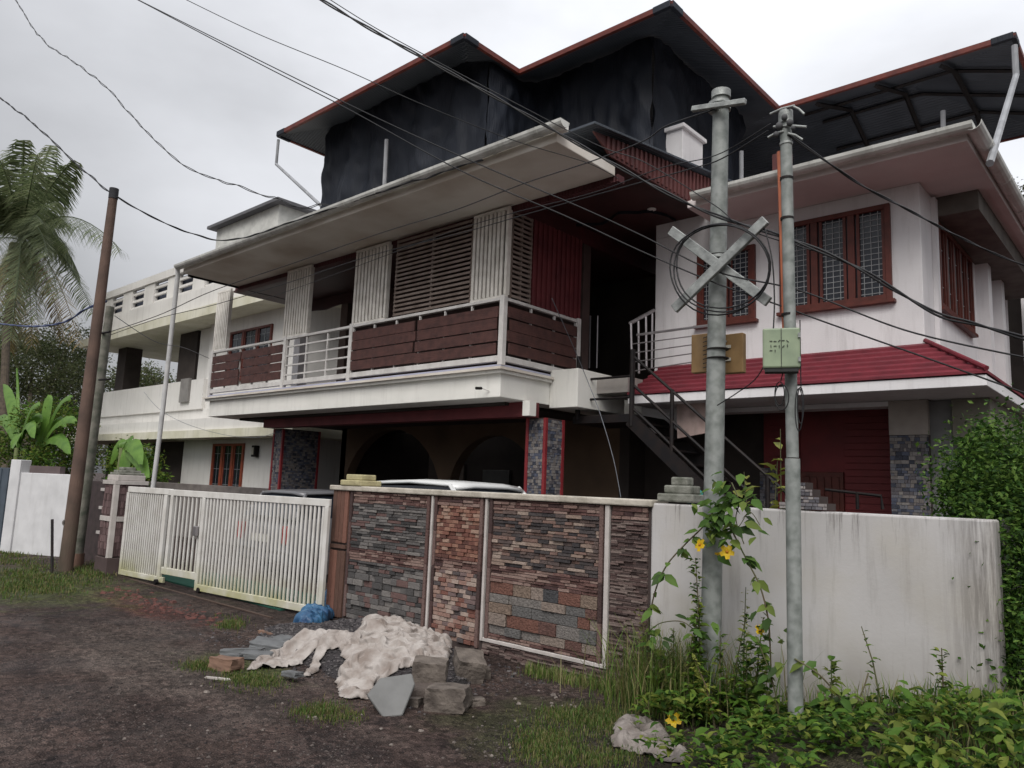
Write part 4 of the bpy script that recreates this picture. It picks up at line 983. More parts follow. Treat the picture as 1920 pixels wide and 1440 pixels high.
gp_ = thing('utility_pole', 'slimmer mossy grey pole leaning right behind the thick brown one', 'pole', (-13.3, 4.75, 0))
c0 = at(140, 1070, 'y', 4.75); c0.z = -.05; c1 = at(207, 575, 'y', 4.75)
cyl([c0, (c0+c1)/2, c1], [.10, .08, .065], 'pole_shaft', greycon, gp_)
cyl([c0, c0+Vector((0.0, 0, .32))], [.125, .12], 'pole_collar', M('brown_collar', (.2, .12, .09)), gp_)
for v in (625, 712): 
    p = at(197, v, 'y', 4.72); mb = MB(); mb.tube([p+Vector((-.12, -.05, 0)), p+Vector((.35, -.05, -.02))], .018, 6); mb.build('bracket', blackm, gp_)
s0 = at(98, 1078, 'y', 4.2); tag(cyl([(s0.x, s0.y, -.02), at(98, 974, 'y', 4.2)], .022, 'stake', blackm, None, 8), 'thin black stake in the grass left of the brown pole', 'stake')

P1 = thing('electric_pole', 'tall grey steel electric pole with an X bracket in front of the white wall', 'pole', (-2.7, 5.2, .3))
t1, f1 = at(1352, 178, 'y', 5.25), at(1331, 1262, 'y', 5.25); f1.z -= .15
cyl([f1, f1+(t1-f1)*.5, t1], [.076, .070, .062], 'pole_shaft', galv, P1, 28)
top_d = (t1-f1).normalized()
cyl([t1-top_d*.03, t1+top_d*.03], .076, 'pole_cap', galv2, P1)
camdir = (CAM-t1); camdir.z = 0; camdir.normalize(); side = Vector((0, 0, 1)).cross(camdir)
def barpx(p, q, y, name, mat, parent, wd, th=.03):
    a, b = at(*p, 'y', y), at(*q, 'y', y); mb = MB(); mb.bar(a, b, th, wd, up=(0, 0, 1)); return mb.build(name, mat, parent, bevel=.004)
barpx((1298, 205), (1398, 190), 5.14, 'top_crossarm', galv2, P1, .042, .04)
barpx((1258, 432), (1441, 566), 5.12, 'cross_bracket', galv2, P1, .075, .035)
barpx((1436, 412), (1264, 580), 5.07, 'cross_bracket', galv2, P1, .075, .035)
for v in (205, 196, 484, 496):
    c = at(1349, v, 'y', 5.25); cyl([c-Vector((0, 0, .012)), c+Vector((0, 0, .012))], .088, 'band_clamp', galv2 if v != 496 else blackm, P1)
for v in (480, 655, 672): 
    c = at(1346, v, 'y', 5.25); cyl([c-Vector((0, 0, .004)), c+Vector((0, 0, .004))], .083, 'strap', blackm, P1)
# cable coil hung on the cross bracket
mb = MB()
for (cx, cy, rx, ry, s) in ((1352, 503, 90, 84, 1), (1355, 500, 88, 80, 2), (1349, 505, 93, 86, 3)):
    q = []
    for k in range(37):
        t = 2*math.pi*k/36+s; q.append(at(cx+rx*math.cos(t)*(1+.02*math.sin(3*t+s)), cy+ry*math.sin(t)*(1+.03*math.sin(2*t+s)), 'y', 5.02+.012*s+.03*math.sin(t*2)))
    mb.tube(q, .0065, 6)
tag(mb.build('cable_coil', cablem, smooth=True), 'round coil of black cable hung on the X bracket', 'cable')
# meter boards behind pole 1
bd = thing('meter_board', 'brown meter board with pale stickers strapped behind the taller pole', 'board', at(1345, 660, 'y', 5.38))
for (u0, v0, u1, v1, y, nm) in ((1296, 628, 1332, 697, 5.40, 'left_board'), (1350, 628, 1393, 698, 5.41, 'right_board')):
    p, q = at(u0, v0, 'y', y), at(u1, v1, 'y', y); mb = MB(); mb.box(p.x, q.x, y, y+.06, q.z, p.z); mb.build('board_panel', boardm, bd, bevel=.006)
mb = MB()
for k in range(8): p = at(1318, 634+k*8, 'y', 5.385); mb.tube([p, p+Vector((.05, 0, .01))], .004, 5)
mb.build('wire_ties', cablem, bd)
for v in (650, 674):
    p = at(1362, v, 'y', 5.398); mb = MB(); mb.box(p.x-.035, p.x+.035, 5.398, 5.404, p.z-.012, p.z+.012); mb.build('sticker', labelm, bd)
cyl([at(1345, 640, 'y', 5.395), at(1362, 640, 'y', 5.395)], .008, 'rod', galv2, bd, 6)

P2 = thing('electric_pole', 'thinner grey steel pole with an orange conduit and green junction box', 'pole', (-2, 5.0, .25))
t2, f2 = at(1473, 222, 'y', 5.0), at(1492, 1345, 'y', 5.0); f2.z -= .15
cyl([f2, at(1486, 860, 'y', 5.0)], .048, 'lower_shaft', galv, P2, 24); cyl([at(1486, 858, 'y', 5.0), t2], .040, 'upper_shaft', galv, P2, 24)
cyl([t2-Vector((0, 0, .04)), t2+Vector((0, 0, .05))], .05, 'pole_cap', galv2, P2)
oc0, oc1 = at(1463, 285, 'y', 5.03), at(1474, 640, 'y', 5.03); cyl([oc0, oc1], .024, 'orange_conduit', orange, P2, 14)
for v in (270, 335, 410, 590): 
    c = at(1474+(v-270)*.013, v, 'y', 5.0); cyl([c-Vector((0, 0, .008)), c+Vector((0, 0, .008))], .046, 'strap', blackm if v > 300 else galv2, P2, 14)
# insulators, clamps on top
for (du, dv, r_) in ((-12, 8, .026), (8, 2, .024), (-2, -8, .022), (14, 12, .016), (-18, 24, .02)):
    c = at(1473+du, 228+dv, 'y', 4.95); mb = MB(); mb.ico(c, r_, r_, r_*1.1, 10, 7); mb.build('insulator', M('grey_insulator', (.09, .09, .095)), P2, smooth=True)
for (p, q) in (((1444, 214), (1490, 198)), ((1488, 200), (1508, 214)), ((1450, 238), (1512, 238)), ((1478, 250), (1505, 262)), ((1440, 258), (1470, 246))):
    a, b = at(*p, 'y', 4.96), at(*q, 'y', 4.96); cyl([a, (a+b)/2+Vector((0, 0, .01)), b], .009, 'wire_clamp', galv2, P2, 6)
# green junction box with faded writing
JB = thing('junction_box', 'pale green junction box with faded hand-painted marks on the thinner pole', 'junction box', at(1465, 655, 'y', 4.9))
c = at(1465, 655, 'y', 4.88); fr = (CAM-c); fr.z = 0; fr.normalize(); rt = Vector((-fr.y, fr.x, 0)); up = Vector((0, 0, 1))
wj, hj = .118, .135
mb = MB(); mb.obox(c-fr*.0, rt*wj, fr*.06, up*hj); mb.build('box_body', greenbox, JB, bevel=.012)
mb = MB(); mb.obox(c+fr*.061, rt*(.002), fr*.003, up*hj*.96); mb.build('door_seam', inkm, JB)
mb = MB(); mb.obox(c-up*(hj+.012), rt*wj*.9, fr*.05, up*.012); mb.build('box_base', inkm, JB)
for k in (-.6, .6): mb = MB(); mb.obox(c+fr*.065+rt*(wj*.95)+up*hj*k, rt*.008, fr*.008, up*.015); mb.build('hinge', galv2, JB)
mk = MB(); 
for row, (zz_, st) in enumerate(((.045, '--/-\\'), (.01, '|-|/|'), (-.02, '-|'))):
    for i, s_ in enumerate(st):
        o_ = c+fr*.064+rt*(-.065+i*.026)+up*(zz_+R.uniform(-.003, .003))
        dirn = {'-': rt, '|': up, '/': (rt+up).normalized(), '\\': (rt-up).normalized()}[s_]
        mk.obox(o_, dirn*.009, fr*.001, dirn.cross(fr)*.0022)
mk.build('painted_marks', inkm, JB)
# cable loops below the box
mb = MB()
for (cx, cy, rx, ry) in ((1462, 738, 9, 22), (1466, 745, 13, 24), (1498, 768, 7, 40), (1501, 760, 6, 34)):
    q = [at(cx+rx*math.cos(t), cy+ry*math.sin(t), 'y', 4.9) for t in np.linspace(0, 2*math.pi, 22)]; mb.tube(q, .004, 5)
mb.tube([at(1470, 690, 'y', 4.9), at(1464, 715, 'y', 4.9)], .004, 5); mb.tube([at(1500, 600, 'y', 4.9), at(1502, 735, 'y', 4.9)], .004, 5)
tag(mb.build('cable_loops', cablem, smooth=True), 'small loops of black cable hanging below the green junction box', 'cable')

# ------------------------------------------------------------------ overhead cables
def cable(label, pts, r=.007, mat=None, twin=0, wob=.0, name='overhead_cable'):
    """pts: (px, py, y-plane) way points; smoothed with Catmull-Rom"""
    P_ = [at(u, v, 'y', y) for u, v, y in pts]; q = []
    for i in range(len(P_)-1):
        p0, p1, p2, p3 = P_[max(i-1, 0)], P_[i], P_[i+1], P_[min(i+2, len(P_)-1)]
        for k in range(12):
            t = k/12; q.append(.5*((2*p1)+(-p0+p2)*t+(2*p0-5*p1+4*p2-p3)*t*t+(-p0+3*p1-3*p2+p3)*t**3))
    q.append(P_[-1]); mb = MB()
    if wob: q = [p+Vector((0, 0, wob*noise.noise(p*3.1+Vector((7, 0, 0))))) for p in q]
    if twin:
        for s in (0, 1):
            q2 = []; L_ = 0
            for i, p in enumerate(q):
                if i: L_ += (p-q[i-1]).length
                a = L_*7+s*math.pi; q2.append(p+Vector((0, 0, 1))*twin*math.sin(a)+Vector((.7, .7, 0))*twin*math.cos(a))
            mb.tube(q2, r, 5)
    else: mb.tube(q, r, 6)
    return tag(mb.build(name, mat or cablem, smooth=True), label, 'cable')
cable('thick cable from the left edge down to the brown pole top', [(-60, 130, 3.4), (0, 182, 3.6), (70, 238, 3.8), (140, 305, 4.2), (207, 362, 4.45)], .009, twin=.011, wob=.03)
cable('cable sagging from the brown pole to the balcony gutter', [(219, 368, 4.45), (300, 415, 5.1), (375, 442, 5.8), (450, 447, 6.3), (600, 398, 6.6), (760, 345, 6.62), (905, 300, 6.62)], .009, twin=.008, wob=.03)
cable('twisted service cable crossing the sky to the roof downpipe foot', [(20, -20, 4.0), (75, 70, 4.3), (150, 125, 4.6), (210, 175, 4.9), (290, 262, 5.2), (350, 312, 5.5), (440, 348, 5.9), (500, 366, 6.3), (560, 388, 6.5), (600, 386, 6.65), (650, 382, 6.7)], .007, twin=.012, wob=.06)
cable('upper of the two parallel wires running across the balcony front', [(240, -10, 3.2), (480, 110, 3.8), (700, 218, 4.3), (880, 300, 4.6), (1080, 385, 4.9), (1200, 440, 5.0), (1340, 508, 5.1), (1500, 545, 5.1), (1700, 620, 5.2), (1930, 672, 5.4)], .006)
cable('lower of the two parallel wires running across the balcony front', [(236, -12, 3.15), (480, 116, 3.75), (650, 203, 4.15), (860, 318, 4.5), (1060, 405, 4.8), (1200, 470, 4.95), (1340, 530, 5.1), (1460, 572, 5.15), (1550, 605, 5.2), (1720, 665, 5.3), (1930, 740, 5.5)], .006)
cable('thin wire entering at the top left and ending on the right roof beam', [(340, -5, 3.4), (480, 62, 3.8), (650, 132, 4.3), (790, 195, 4.8), (960, 262, 5.6), (1100, 305, 6.4), (1160, 335, 7.4)], .0045)
cable('heavy bundled cable passing over the tallest pole to the right edge', [(595, -5, 3.4), (690, 52, 3.7), (800, 112, 4.0), (960, 200, 4.4), (1110, 285, 4.8), (1250, 362, 5.0), (1345, 405, 5.12), (1480, 448, 5.05), (1600, 498, 5.1), (1680, 545, 5.2), (1760, 590, 5.3), (1830, 608, 5.4), (1940, 640, 5.6)], .008, twin=.01)
cable('thin companion wire above the heavy bundled cable', [(612, -5, 3.45), (700, 50, 3.75), (800, 105, 4.05), (960, 190, 4.45), (1120, 272, 4.9), (1210, 305, 5.0), (1340, 385, 5.1), (1400, 430, 5.1), (1560, 480, 5.1)], .004)
cable('wire from the tallest pole dipping along the balcony eave to the left poles', [(1340, 205, 5.15), (1250, 236, 5.3), (1205, 265, 5.4), (1110, 302, 5.6), (980, 345, 5.8), (850, 395, 6.0), (720, 435, 6.0), (560, 490, 5.8), (400, 545, 5.4), (300, 590, 5.1), (207, 622, 4.75)], .006)
cable('second eave wire just below the first running to the mossy pole', [(1440, 245, 4.97), (1352, 298, 5.1), (1290, 318, 5.3), (1180, 348, 5.5), (1000, 398, 5.8), (860, 438, 6.0), (700, 478, 6.0), (540, 530, 5.8), (400, 572, 5.4), (300, 596, 5.1), (207, 628, 4.75)], .005)
cable('third eave wire tied at the junction pole and the pole clamps', [(1445, 232, 4.97), (1345, 290, 5.1), (1240, 315, 5.3), (1110, 362, 5.6), (960, 400, 5.9), (830, 440, 6.1), (640, 510, 6.2), (500, 560, 6.4)], .004)
cable('wire from the junction pole down to the right window wall corner', [(1478, 252, 4.97), (1560, 310, 5.2), (1620, 350, 5.6), (1700, 392, 6.2), (1790, 440, 7.0), (1870, 478, 7.6), (1940, 505, 8)], .006, twin=.006)
cable('short loop of wire from the tallest pole to the junction box', [(1345, 760, 5.1), (1380, 738, 5.0), (1415, 712, 4.95), (1435, 682, 4.9)], .004)
cable('slack wire across the neighbour terrace to the balcony post', [(215, 592, 4.7), (290, 640, 5.6), (345, 652, 6.6), (392, 672, 7.8)], .006, mat=cable_g)
cable('thin wire drooping over the neighbour canopy', [(270, 735, 7.5), (300, 768, 7.6), (350, 795, 7.7), (420, 815, 7.8), (480, 820, 7.9), (515, 812, 8.2)], .005, mat=cable_g)
cable('drop wire hanging from the balcony corner past the staircase', [(1035, 560, 7.4), (1075, 650, 8.2), (1098, 705, 8.6), (1125, 775, 8.7), (1150, 860, 8.7), (1164, 932, 8.7)], .006, mat=cable_g)
cable('blue cable sagging in front of the palm tree', [(-20, 605, 4.2), (60, 612, 4.3), (120, 604, 4.4), (160, 580, 4.45), (200, 565, 4.6)], .012, mat=cable_b, twin=.01)
cable('cable from the tallest pole curving down to the bracket right arm', [(1435, 430, 5.05), (1448, 490, 5.0), (1452, 560, 4.98), (1450, 622, 4.95)], .005)

# ------------------------------------------------------------------ cars in the porch
def car(label, paint, x, y, width, length, hr, group='cars parked in the porch'):
    T = thing('car', label, 'car', (x, y+length/2, 0), group)
    prof = [(0, .35, .55), (.05, .3, .85), (.25, .28, .98), (.55, .28, 1.02), (length*.55, .28, 1.02), (length*.72, .28, .98), (length*.97, .3, .80), (length, .38, .6)]
    mb = MB(); rings = []
    for (s, zb, zt_) in prof:
        hw = width/2*(.9 if s in (0, length) else 1)
        ring = [(-hw*.9, zb), (hw*.9, zb), (hw, zb+.15), (hw, (zb+zt_)/2), (hw*.93, zt_), (0, zt_+.02), (-hw*.93, zt_), (-hw, (zb+zt_)/2), (-hw, zb+.15)]
        rings.append([(x+a, y+s, z) for a, z in ring])
    n = 9; b0 = 0
    for r in rings: mb.v += r
    for i in range(len(rings)-1):
        for k in range(n): k2 = (k+1) % n; mb.f.append((i*n+k, i*n+k2, (i+1)*n+k2, (i+1)*n+k))
    mb.f.append(tuple(reversed(range(n)))); mb.f.append(tuple((len(rings)-1)*n+k for k in range(n)))
    mb.build('body', paint, T, bevel=.03, smooth=True)
    def loft(prof2, name, mat, wf=1.0):
        mb = MB(); R_ = []
        for (s, z, hw) in prof2: R_.append([(x-hw*wf, y+s, z), (x-hw*wf*.5, y+s, z+.03), (x+hw*wf*.5, y+s, z+.03), (x+hw*wf, y+s, z)])
        for r in R_: mb.v += r
        for i in range(len(R_)-1):
            for k in range(3): mb.f.append((i*4+k, i*4+k+1, (i+1)*4+k+1, (i+1)*4+k))
        mb.f.append((0, 4*(len(R_)-1), 4*(len(R_)-1)+3, 3)) if False else None
        return mb
    hw = width/2
    g = loft([(.06, 1.0, hw*.9), (.35, hr-.06, hw*.74), (length*.5, hr-.03, hw*.74), (length*.70, 1.0, hw*.88)], 'windows', glassm)
    for s in (-1, 1):   # side glass
        g.add([(x+s*hw*.9, y+.06, 1.0), (x+s*hw*.74, y+.35, hr-.06), (x+s*hw*.74, y+length*.5, hr-.03), (x+s*hw*.88, y+length*.70, 1.0)], [(0, 1, 2, 3)])
    g.build('windows', glassm, T)
    r_ = loft([(.30, hr-.05, hw*.75), (.36, hr-.01, hw*.77), (length*.3, hr+.02, hw*.78), (length*.5, hr-.005, hw*.77), (length*.53, hr-.05, hw*.75)], 'roof', paint)
    o = r_.build('roof', paint, T, smooth=True); so_ = o.modifiers.new('s', 'SOLIDIFY'); so_.thickness = .035
    for s in (-1, 1):
        mb = MB(); mb.tube([(x+s*hw*.92, y+.1, 1.0), (x+s*hw*.76, y+.36, hr-.02)], .03, 6); mb.build('roof_pillar', paint, T); mb = MB(); mb.tube([(x+s*hw*.76, y+length*.5, hr-.02), (x+s*hw*.9, y+length*.70, 1.0)], .03, 6); mb.build('roof_pillar', paint, T)
        mb = MB(); mb.box(x+s*hw*.8-.09, x+s*hw*.8+.09, y-.02, y+.05, .62, .9); mb.build('tail_lamp', lampr, T, bevel=.015)
        for yy in (.75, length-.8):
            mb = MB(); mb.tube([(x+s*(hw-.2), y+yy, .31), (x+s*(hw-.01), y+yy, .31)], .31, 20); wl = mb.build('wheel', tyrem, T); mb = MB(); mb.tube([(x+s*(hw-.012), y+yy, .31), (x+s*(hw+.004), y+yy, .31)], .18, 14); mb.build('rim', steelm, wl)
    mb = MB(); mb.box(x-.26, x+.26, y-.03, y-.005, .62, .74); mb.build('number_plate', labelm, T)
    return T
wc = car('white car under the porch, its roof showing above the stone-clad wall', carw, -7.0, 5.35, 1.72, 3.9, 1.665)
wc.rotation_euler.z = -math.pi/2
car('dark grey car under the porch seen above the white gate', carg, -11.35, 6.6, 1.70, 3.8, 1.43)

# ------------------------------------------------------------------ rubble in front of the wall
def heaph(x, y):
    h = 0
    for cx, cy, rx, ry, hh in ((-6.0, 4.75, 1.15, .7, .30), (-5.35, 4.55, .8, .6, .24), (-6.9, 4.75, .8, .5, .12)):
        d = ((x-cx)/rx)**2+((y-cy)/ry)**2
        if d < 1: h = max(h, hh*(1-d)**.8)
    return gz(x, y)+h+.012*noise.noise(Vector((x*9, y*9, 1)))*(1 if h > 0 else 0)
mb = MB(); ni, nj = 90, 60
for j in range(nj+1):
    for i in range(ni+1):
        x = -7.9+3.7*i/ni; y = 3.95+1.6*j/nj; mb.v.append((x, y, heaph(x, y)-.004 if heaph(x, y) > gz(x, y)+.01 else gz(x, y)-.03))
for j in range(nj):
    for i in range(ni): a = j*(ni+1)+i; mb.f.append((a, a+1, a+ni+2, a+ni+1))
hp = mb.build('gravel_heap', blackgravel if False else M('heap_soil', (.035, .03, .032), (.022, .02, .02), rough=.8, bump=.8, bscale=50), smooth=True); hp['kind'] = 'stuff'; hp['label'] = 'heap of black crushed stone spilled against the stone-clad wall'
pts = []
while len(pts) < 6500:
    x = R.uniform(-7.9, -4.2); y = R.uniform(3.8, 5.5)
    if heaph(x, y) > gz(x, y)+.02 or R.random() < .12: pts.append((x, y, heaph(x, y)-.004))
stones('crushed_stone', blackgravel, pts, .007, .02)

def onheap(u, v, hf):
    z = 0
    for _ in range(14):
        p = at(u, v, 'z', z); z = z*.4+.6*(hf(p.x, p.y)+.03)
    return at(u, v, 'z', z)
def cloth(name, polypx, z, mat, label, cat, hf=heaph, lift=.05, wr=.05, wfreq=5, step=.011, seed=0, amp2=.012, sim=0, pins=.012):
    P_ = [onheap(u, v, hf) for (u, v) in polypx]
    P2_ = [(p.x, p.y) for p in P_]; sg_ = list(zip(P2_, P2_[1:]+P2_[:1]))
    def ins(x, y):
        c = False
        for (x0, y0), (x1, y1) in sg_:
            if (y0 > y) != (y1 > y) and x < x0+(y-y0)*(x1-x0)/(y1-y0): c = not c
        return c
    def near(x, y):
        best = (1e9, x, y)
        for (x0, y0), (x1, y1) in sg_:
            dx, dy = x1-x0, y1-y0; t = max(0, min(1, ((x-x0)*dx+(y-y0)*dy)/(dx*dx+dy*dy+1e-9))); qx, qy = x0+t*dx, y0+t*dy
            d = math.hypot(x-qx, y-qy)
            if d < best[0]: best = (d, qx, qy)
        return best
    x0, x1 = min(p[0] for p in P2_), max(p[0] for p in P2_); y0, y1 = min(p[1] for p in P2_), max(p[1] for p in P2_)
    nx_, ny_ = int((x1-x0)/step)+2, int((y1-y0)/step)+2; mb = MB(); idx = {}
    I = [[ins(x0+i*step, y0+j*step) for i in range(nx_+1)] for j in range(ny_+1)]
    def vid_(i, j):
        if (i, j) in idx: return idx[(i, j)]
        x, y = x0+i*step, y0+j*step; d, qx, qy = near(x, y)
        if not I[j][i] or d < step*.6: x, y, d = qx, qy, 0
        w_ = noise.noise(Vector((x*wfreq+seed, y*wfreq, seed))); w2 = 1-abs(noise.noise(Vector((x*wfreq*1.7, y*wfreq*2.6, seed+5))))*2
        w3 = noise.noise(Vector((x*22, y*26, seed)))
        e = 1-math.exp(-d/.03)
        wx = noise.noise(Vector((x*4, y*4, seed+2)))*.25; wy = noise.noise(Vector((x*4, y*4, seed+9)))*.25
        ca, sa = math.cos(.6+seed), math.sin(.6+seed); X1, Y1 = (x+wx)*ca+(y+wy)*sa, -(x+wx)*sa+(y+wy)*ca; r1 = 1-abs(noise.noise(Vector((X1*9, Y1*2.2, seed+5))))*2.6; r2 = 0
        for a_, f_ in ((.3, 5.2), (1.25, 6.7), (2.2, 8.3), (2.9, 12.0)):
            t_ = (X1*math.cos(a_)+Y1*math.sin(a_))*f_+1.3*noise.noise(Vector((X1*3, Y1*3, a_))); m_ = max(0, .5+1.6*noise.noise(Vector((X1*3.4, Y1*3.4, a_*9+seed))))
            r2 += m_*(abs((t_ % 1)-.5)*2)*5.2/f_
        zz_ = hf(x, y)+.006+e*(lift*.7+wr*.5*w_+.25*wr*max(0, r1)**1.5+.42*wr*r2+amp2*.3*w3)
        mb.v.append((x, y, max(zz_, hf(x, y)+.004))); idx[(i, j)] = len(mb.v)-1; return idx[(i, j)]
    for j in range(ny_):
        for i in range(nx_):
            if sum((I[j][i], I[j][i+1], I[j+1][i], I[j+1][i+1])) >= 2: mb.f.append((vid_(i, j), vid_(i+1, j), vid_(i+1, j+1), vid_(i, j+1)))
    o = mb.build(name, mat, smooth=True)
    if sim: drape(o, hf, (x0, x1, y0, y1), sim, pins)
    return tag(o, label, cat)
def drape(o, hf, bb, grow, pins=.02):
    """let the sheet buckle and settle on the ground with the cloth solver, then keep the settled mesh"""
    x0, x1, y0, y1 = bb; mb = MB(); n = 60
    for j in range(n+1):
        for i in range(n+1):
            x = x0-.3+(x1-x0+.6)*i/n; y = y0-.3+(y1-y0+.6)*j/n; mb.v.append((x, y, hf(x, y)))
    for j in range(n):
        for i in range(n): a = j*(n+1)+i; mb.f.append((a, a+1, a+n+2, a+n+1))
    g = mb.build('tmp_ground', None); cm = g.modifiers.new('c', 'COLLISION'); g.collision.thickness_outer = .008; g.collision.cloth_friction = 30; g.collision.damping = .6
    vg = o.vertex_groups.new(name='pin'); rim = set(); ec = {}
    for p_ in o.data.polygons:
        for e_ in p_.edge_keys: ec[e_] = ec.get(e_, 0)+1
    for e_, k_ in ec.items():
        if k_ == 1: rim.update(e_)
    rr_ = random.Random(len(rim))
    for v_ in o.data.vertices:
        if rr_.random() < (.22 if v_.index in rim else pins): vg.add([v_.index], 1.0, 'REPLACE')
    m = o.modifiers.new('cloth', 'CLOTH'); st = m.settings; st.quality = 6; st.mass = .25; st.air_damping = 4
    st.tension_stiffness = 12; st.compression_stiffness = 12; st.shear_stiffness = 4; st.bending_stiffness = .12; st.tension_damping = 12; st.compression_damping = 12
    st.shrink_min = -grow; st.vertex_group_mass = 'pin'; st.pin_stiffness = 2; m.collision_settings.use_collision = True; m.collision_settings.distance_min = .006; m.collision_settings.collision_quality = 3
    m.collision_settings.use_self_collision = True; m.collision_settings.self_distance_min = .006
    m.point_cache.frame_start = 1; m.point_cache.frame_end = 40
    for fr in range(1, 37): sc.frame_set(fr)
    dg = bpy.context.evaluated_depsgraph_get(); me2 = bpy.data.meshes.new_from_object(o.evaluated_get(dg))
    zs = [v_.co.z for v_ in me2.vertices]
    o.modifiers.clear(); bpy.data.objects.remove(g)
    if zs and max(zs) < 2 and min(zs) > -1:
        o.data = me2; me2.name = o.name
        for p_ in me2.polygons: p_.use_smooth = True
    sb = o.modifiers.new('sub', 'SUBSURF'); sb.levels = 1; sb.render_levels = 1
    so_ = o.modifiers.new('sol', 'SOLIDIFY'); so_.thickness = .003
    sc.frame_set(1)
cloth('sack', [(640, 1302), (634, 1270), (652, 1232), (640, 1212), (668, 1190), (715, 1176), (770, 1186), (815, 1188), (846, 1214), (838, 1246), (785, 1246), (765, 1268), (752, 1270), (700, 1280), (692, 1306)], .22, sackm, 'dirty white cloth sack crumpled over the black gravel heap', 'sack', lift=.045, wr=.05, wfreq=6, step=.018, sim=.38, pins=.008)
cloth('sack', [(462, 1252), (505, 1222), (560, 1186), (625, 1178), (678, 1190), (650, 1212), (612, 1226), (580, 1264), (566, 1262), (595, 1226), (540, 1246)], .08, sackm, 'long dirty white sack strip trailing left from the crumpled one', 'sack', lift=.04, wr=.04, seed=3, step=.02, sim=.30)
cloth('tarp', [(552, 1172), (570, 1152), (590, 1142), (600, 1128), (624, 1126), (626, 1152), (604, 1176), (572, 1182)], .08, blue_t, 'crumpled blue tarp bundle at the foot of the wall end', 'tarp', hf=lambda x, y: gz(x, y), lift=.17, wr=.09, wfreq=9, seed=8, step=.018, sim=.3, pins=.07)
cloth('plastic_bag', [(1148, 1395), (1156, 1350), (1190, 1335), (1238, 1358), (1262, 1385), (1295, 1412), (1290, 1424), (1240, 1418), (1190, 1404), (1168, 1400)], .06, greybag, 'muddy torn grey bag lying on the grass near the yellow flower', 'bag', hf=lambda x, y: gz(x, y), lift=.05, wr=.045, wfreq=9, step=.016, seed=12, sim=.22, pins=.04)
# tilted grey stone slab
q = [at(688, 1304, 'z', .11), at(712, 1268, 'z', .23), at(772, 1262, 'z', .25), at(778, 1284, 'z', .18), at(754, 1340, 'z', .02), at(718, 1345, 'z', .0)]
c = sum(q, Vector())/6; nrm = (q[2]-q[5]).cross(q[0]-q[3]).normalized(); nrm = nrm if nrm.z > 0 else -nrm
q = [p-nrm*((p-c).dot(nrm)) for p in q]
mb = MB(); mb.prism(q, nrm*-.035); tag(mb.build('stone_slab', slabm, bevel=.006), 'smooth grey six-sided stone slab leaning in front of the crumpled sack', 'slab')
def rock(label, px, py, z, sx, sy, sz, rz, tilt=0, mat=concm, name='concrete_block', cat='concrete block', group=None, rough_=.085):
    import bmesh
    bm = bmesh.new(); bmesh.ops.create_cube(bm, size=1); bmesh.ops.subdivide_edges(bm, edges=bm.edges[:], cuts=5, use_grid_fill=True)
    for v in bm.verts:
        e = max(abs(v.co.x), abs(v.co.y), abs(v.co.z)); k = sum(abs(t) > .45 for t in v.co)
        v.co += Vector([noise.noise(v.co*3+Vector((px+i*9, py, 0))) for i in range(3)])*rough_*(1 if k > 1 else .4)
    me = bpy.data.meshes.new(name); bm.to_mesh(me); bm.free(); me.materials.append(mat)
    o = bpy.data.objects.new(name, me); col.objects.link(o); p = at(px, py, 'z', z)
    o.location = (p.x, p.y, z+sz*.5*0); o.scale = (sx, sy, sz); o.rotation_euler = (tilt, tilt*.6, rz)
    b = o.modifiers.new('b', 'BEVEL'); b.width = .006; b.limit_method = 'ANGLE'
    return tag(o, label, cat, group)
rock('upper broken concrete block beside the white sack', 806, 1262, .17, .27, .2, .2, .75, .05)
rock('lower concrete block with pale top in front of the others', 842, 1308, .08, .30, .26, .16, .5, -.06)
rock('concrete block farthest right, tilted against the wall foot', 878, 1250, .12, .24, .26, .2, 1.0, .25)
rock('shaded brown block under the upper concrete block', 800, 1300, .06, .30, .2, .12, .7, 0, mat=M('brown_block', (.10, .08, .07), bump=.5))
slabd = M('dark_grey_slab', (.135, .14, .145), (.09, .092, .095), rough=.75, scale=8, bump=.2)
k = 0
for (lab, u, v, z, sx, sy, sz, rz, mt) in (('flat grey slab piece nearest the blue tarp', 592, 1184, .04, .50, .2, .05, .35, slabd), ('flat grey slab piece above the trailing sack', 506, 1208, .05, .34, .2, .06, .6, slabd),
        ('narrow grey slab piece left of the black gap', 455, 1222, .03, .38, .1, .06, .8, slabd), ('grey slab piece under the trailing sack edge', 482, 1228, .03, .28, .14, .05, .75, slabd),
        ('orange brown broken block at the left end of the rubble', 424, 1244, .05, .26, .15, .10, .3, brickrub), ('thin wooden offcut above the slabs', 502, 1188, .03, .30, .05, .03, .0, brickrub),
        ('white splinter stick in the grass at the rubble end', 408, 1272, .01, .22, .02, .015, .5, whitestrip), ('flat dark slab shard poking out below the blue tarp', 560, 1196, .05, .26, .16, .05, 1.1, slabd), ('tilted grey shard between wooden offcut and trailing sack', 530, 1200, .06, .22, .15, .05, .1, slabd),
        ('small grey shard just left of the narrow slab piece', 438, 1232, .02, .16, .10, .05, .5, slabd), ('small rubble lump below the upper concrete block', 775, 1318, .02, .12, .10, .08, .4, concm),
        ('fist-sized rubble lump right of the lower concrete block', 893, 1318, .02, .11, .10, .07, 1.2, concm), ('rubble lump at the wall foot behind the blocks', 905, 1262, .04, .13, .12, .09, .9, concm),
        ('small pale slab piece between sacks', 548, 1264, .05, .16, .1, .04, .2, slabd)):
    rock(lab, u, v, z, sx, sy, sz, rz, R.uniform(-.1, .1), mat=mt, name='slab_piece' if mt is slabd else 'debris_piece', cat='debris', group='broken pieces by the rubble heap', rough_=.09)
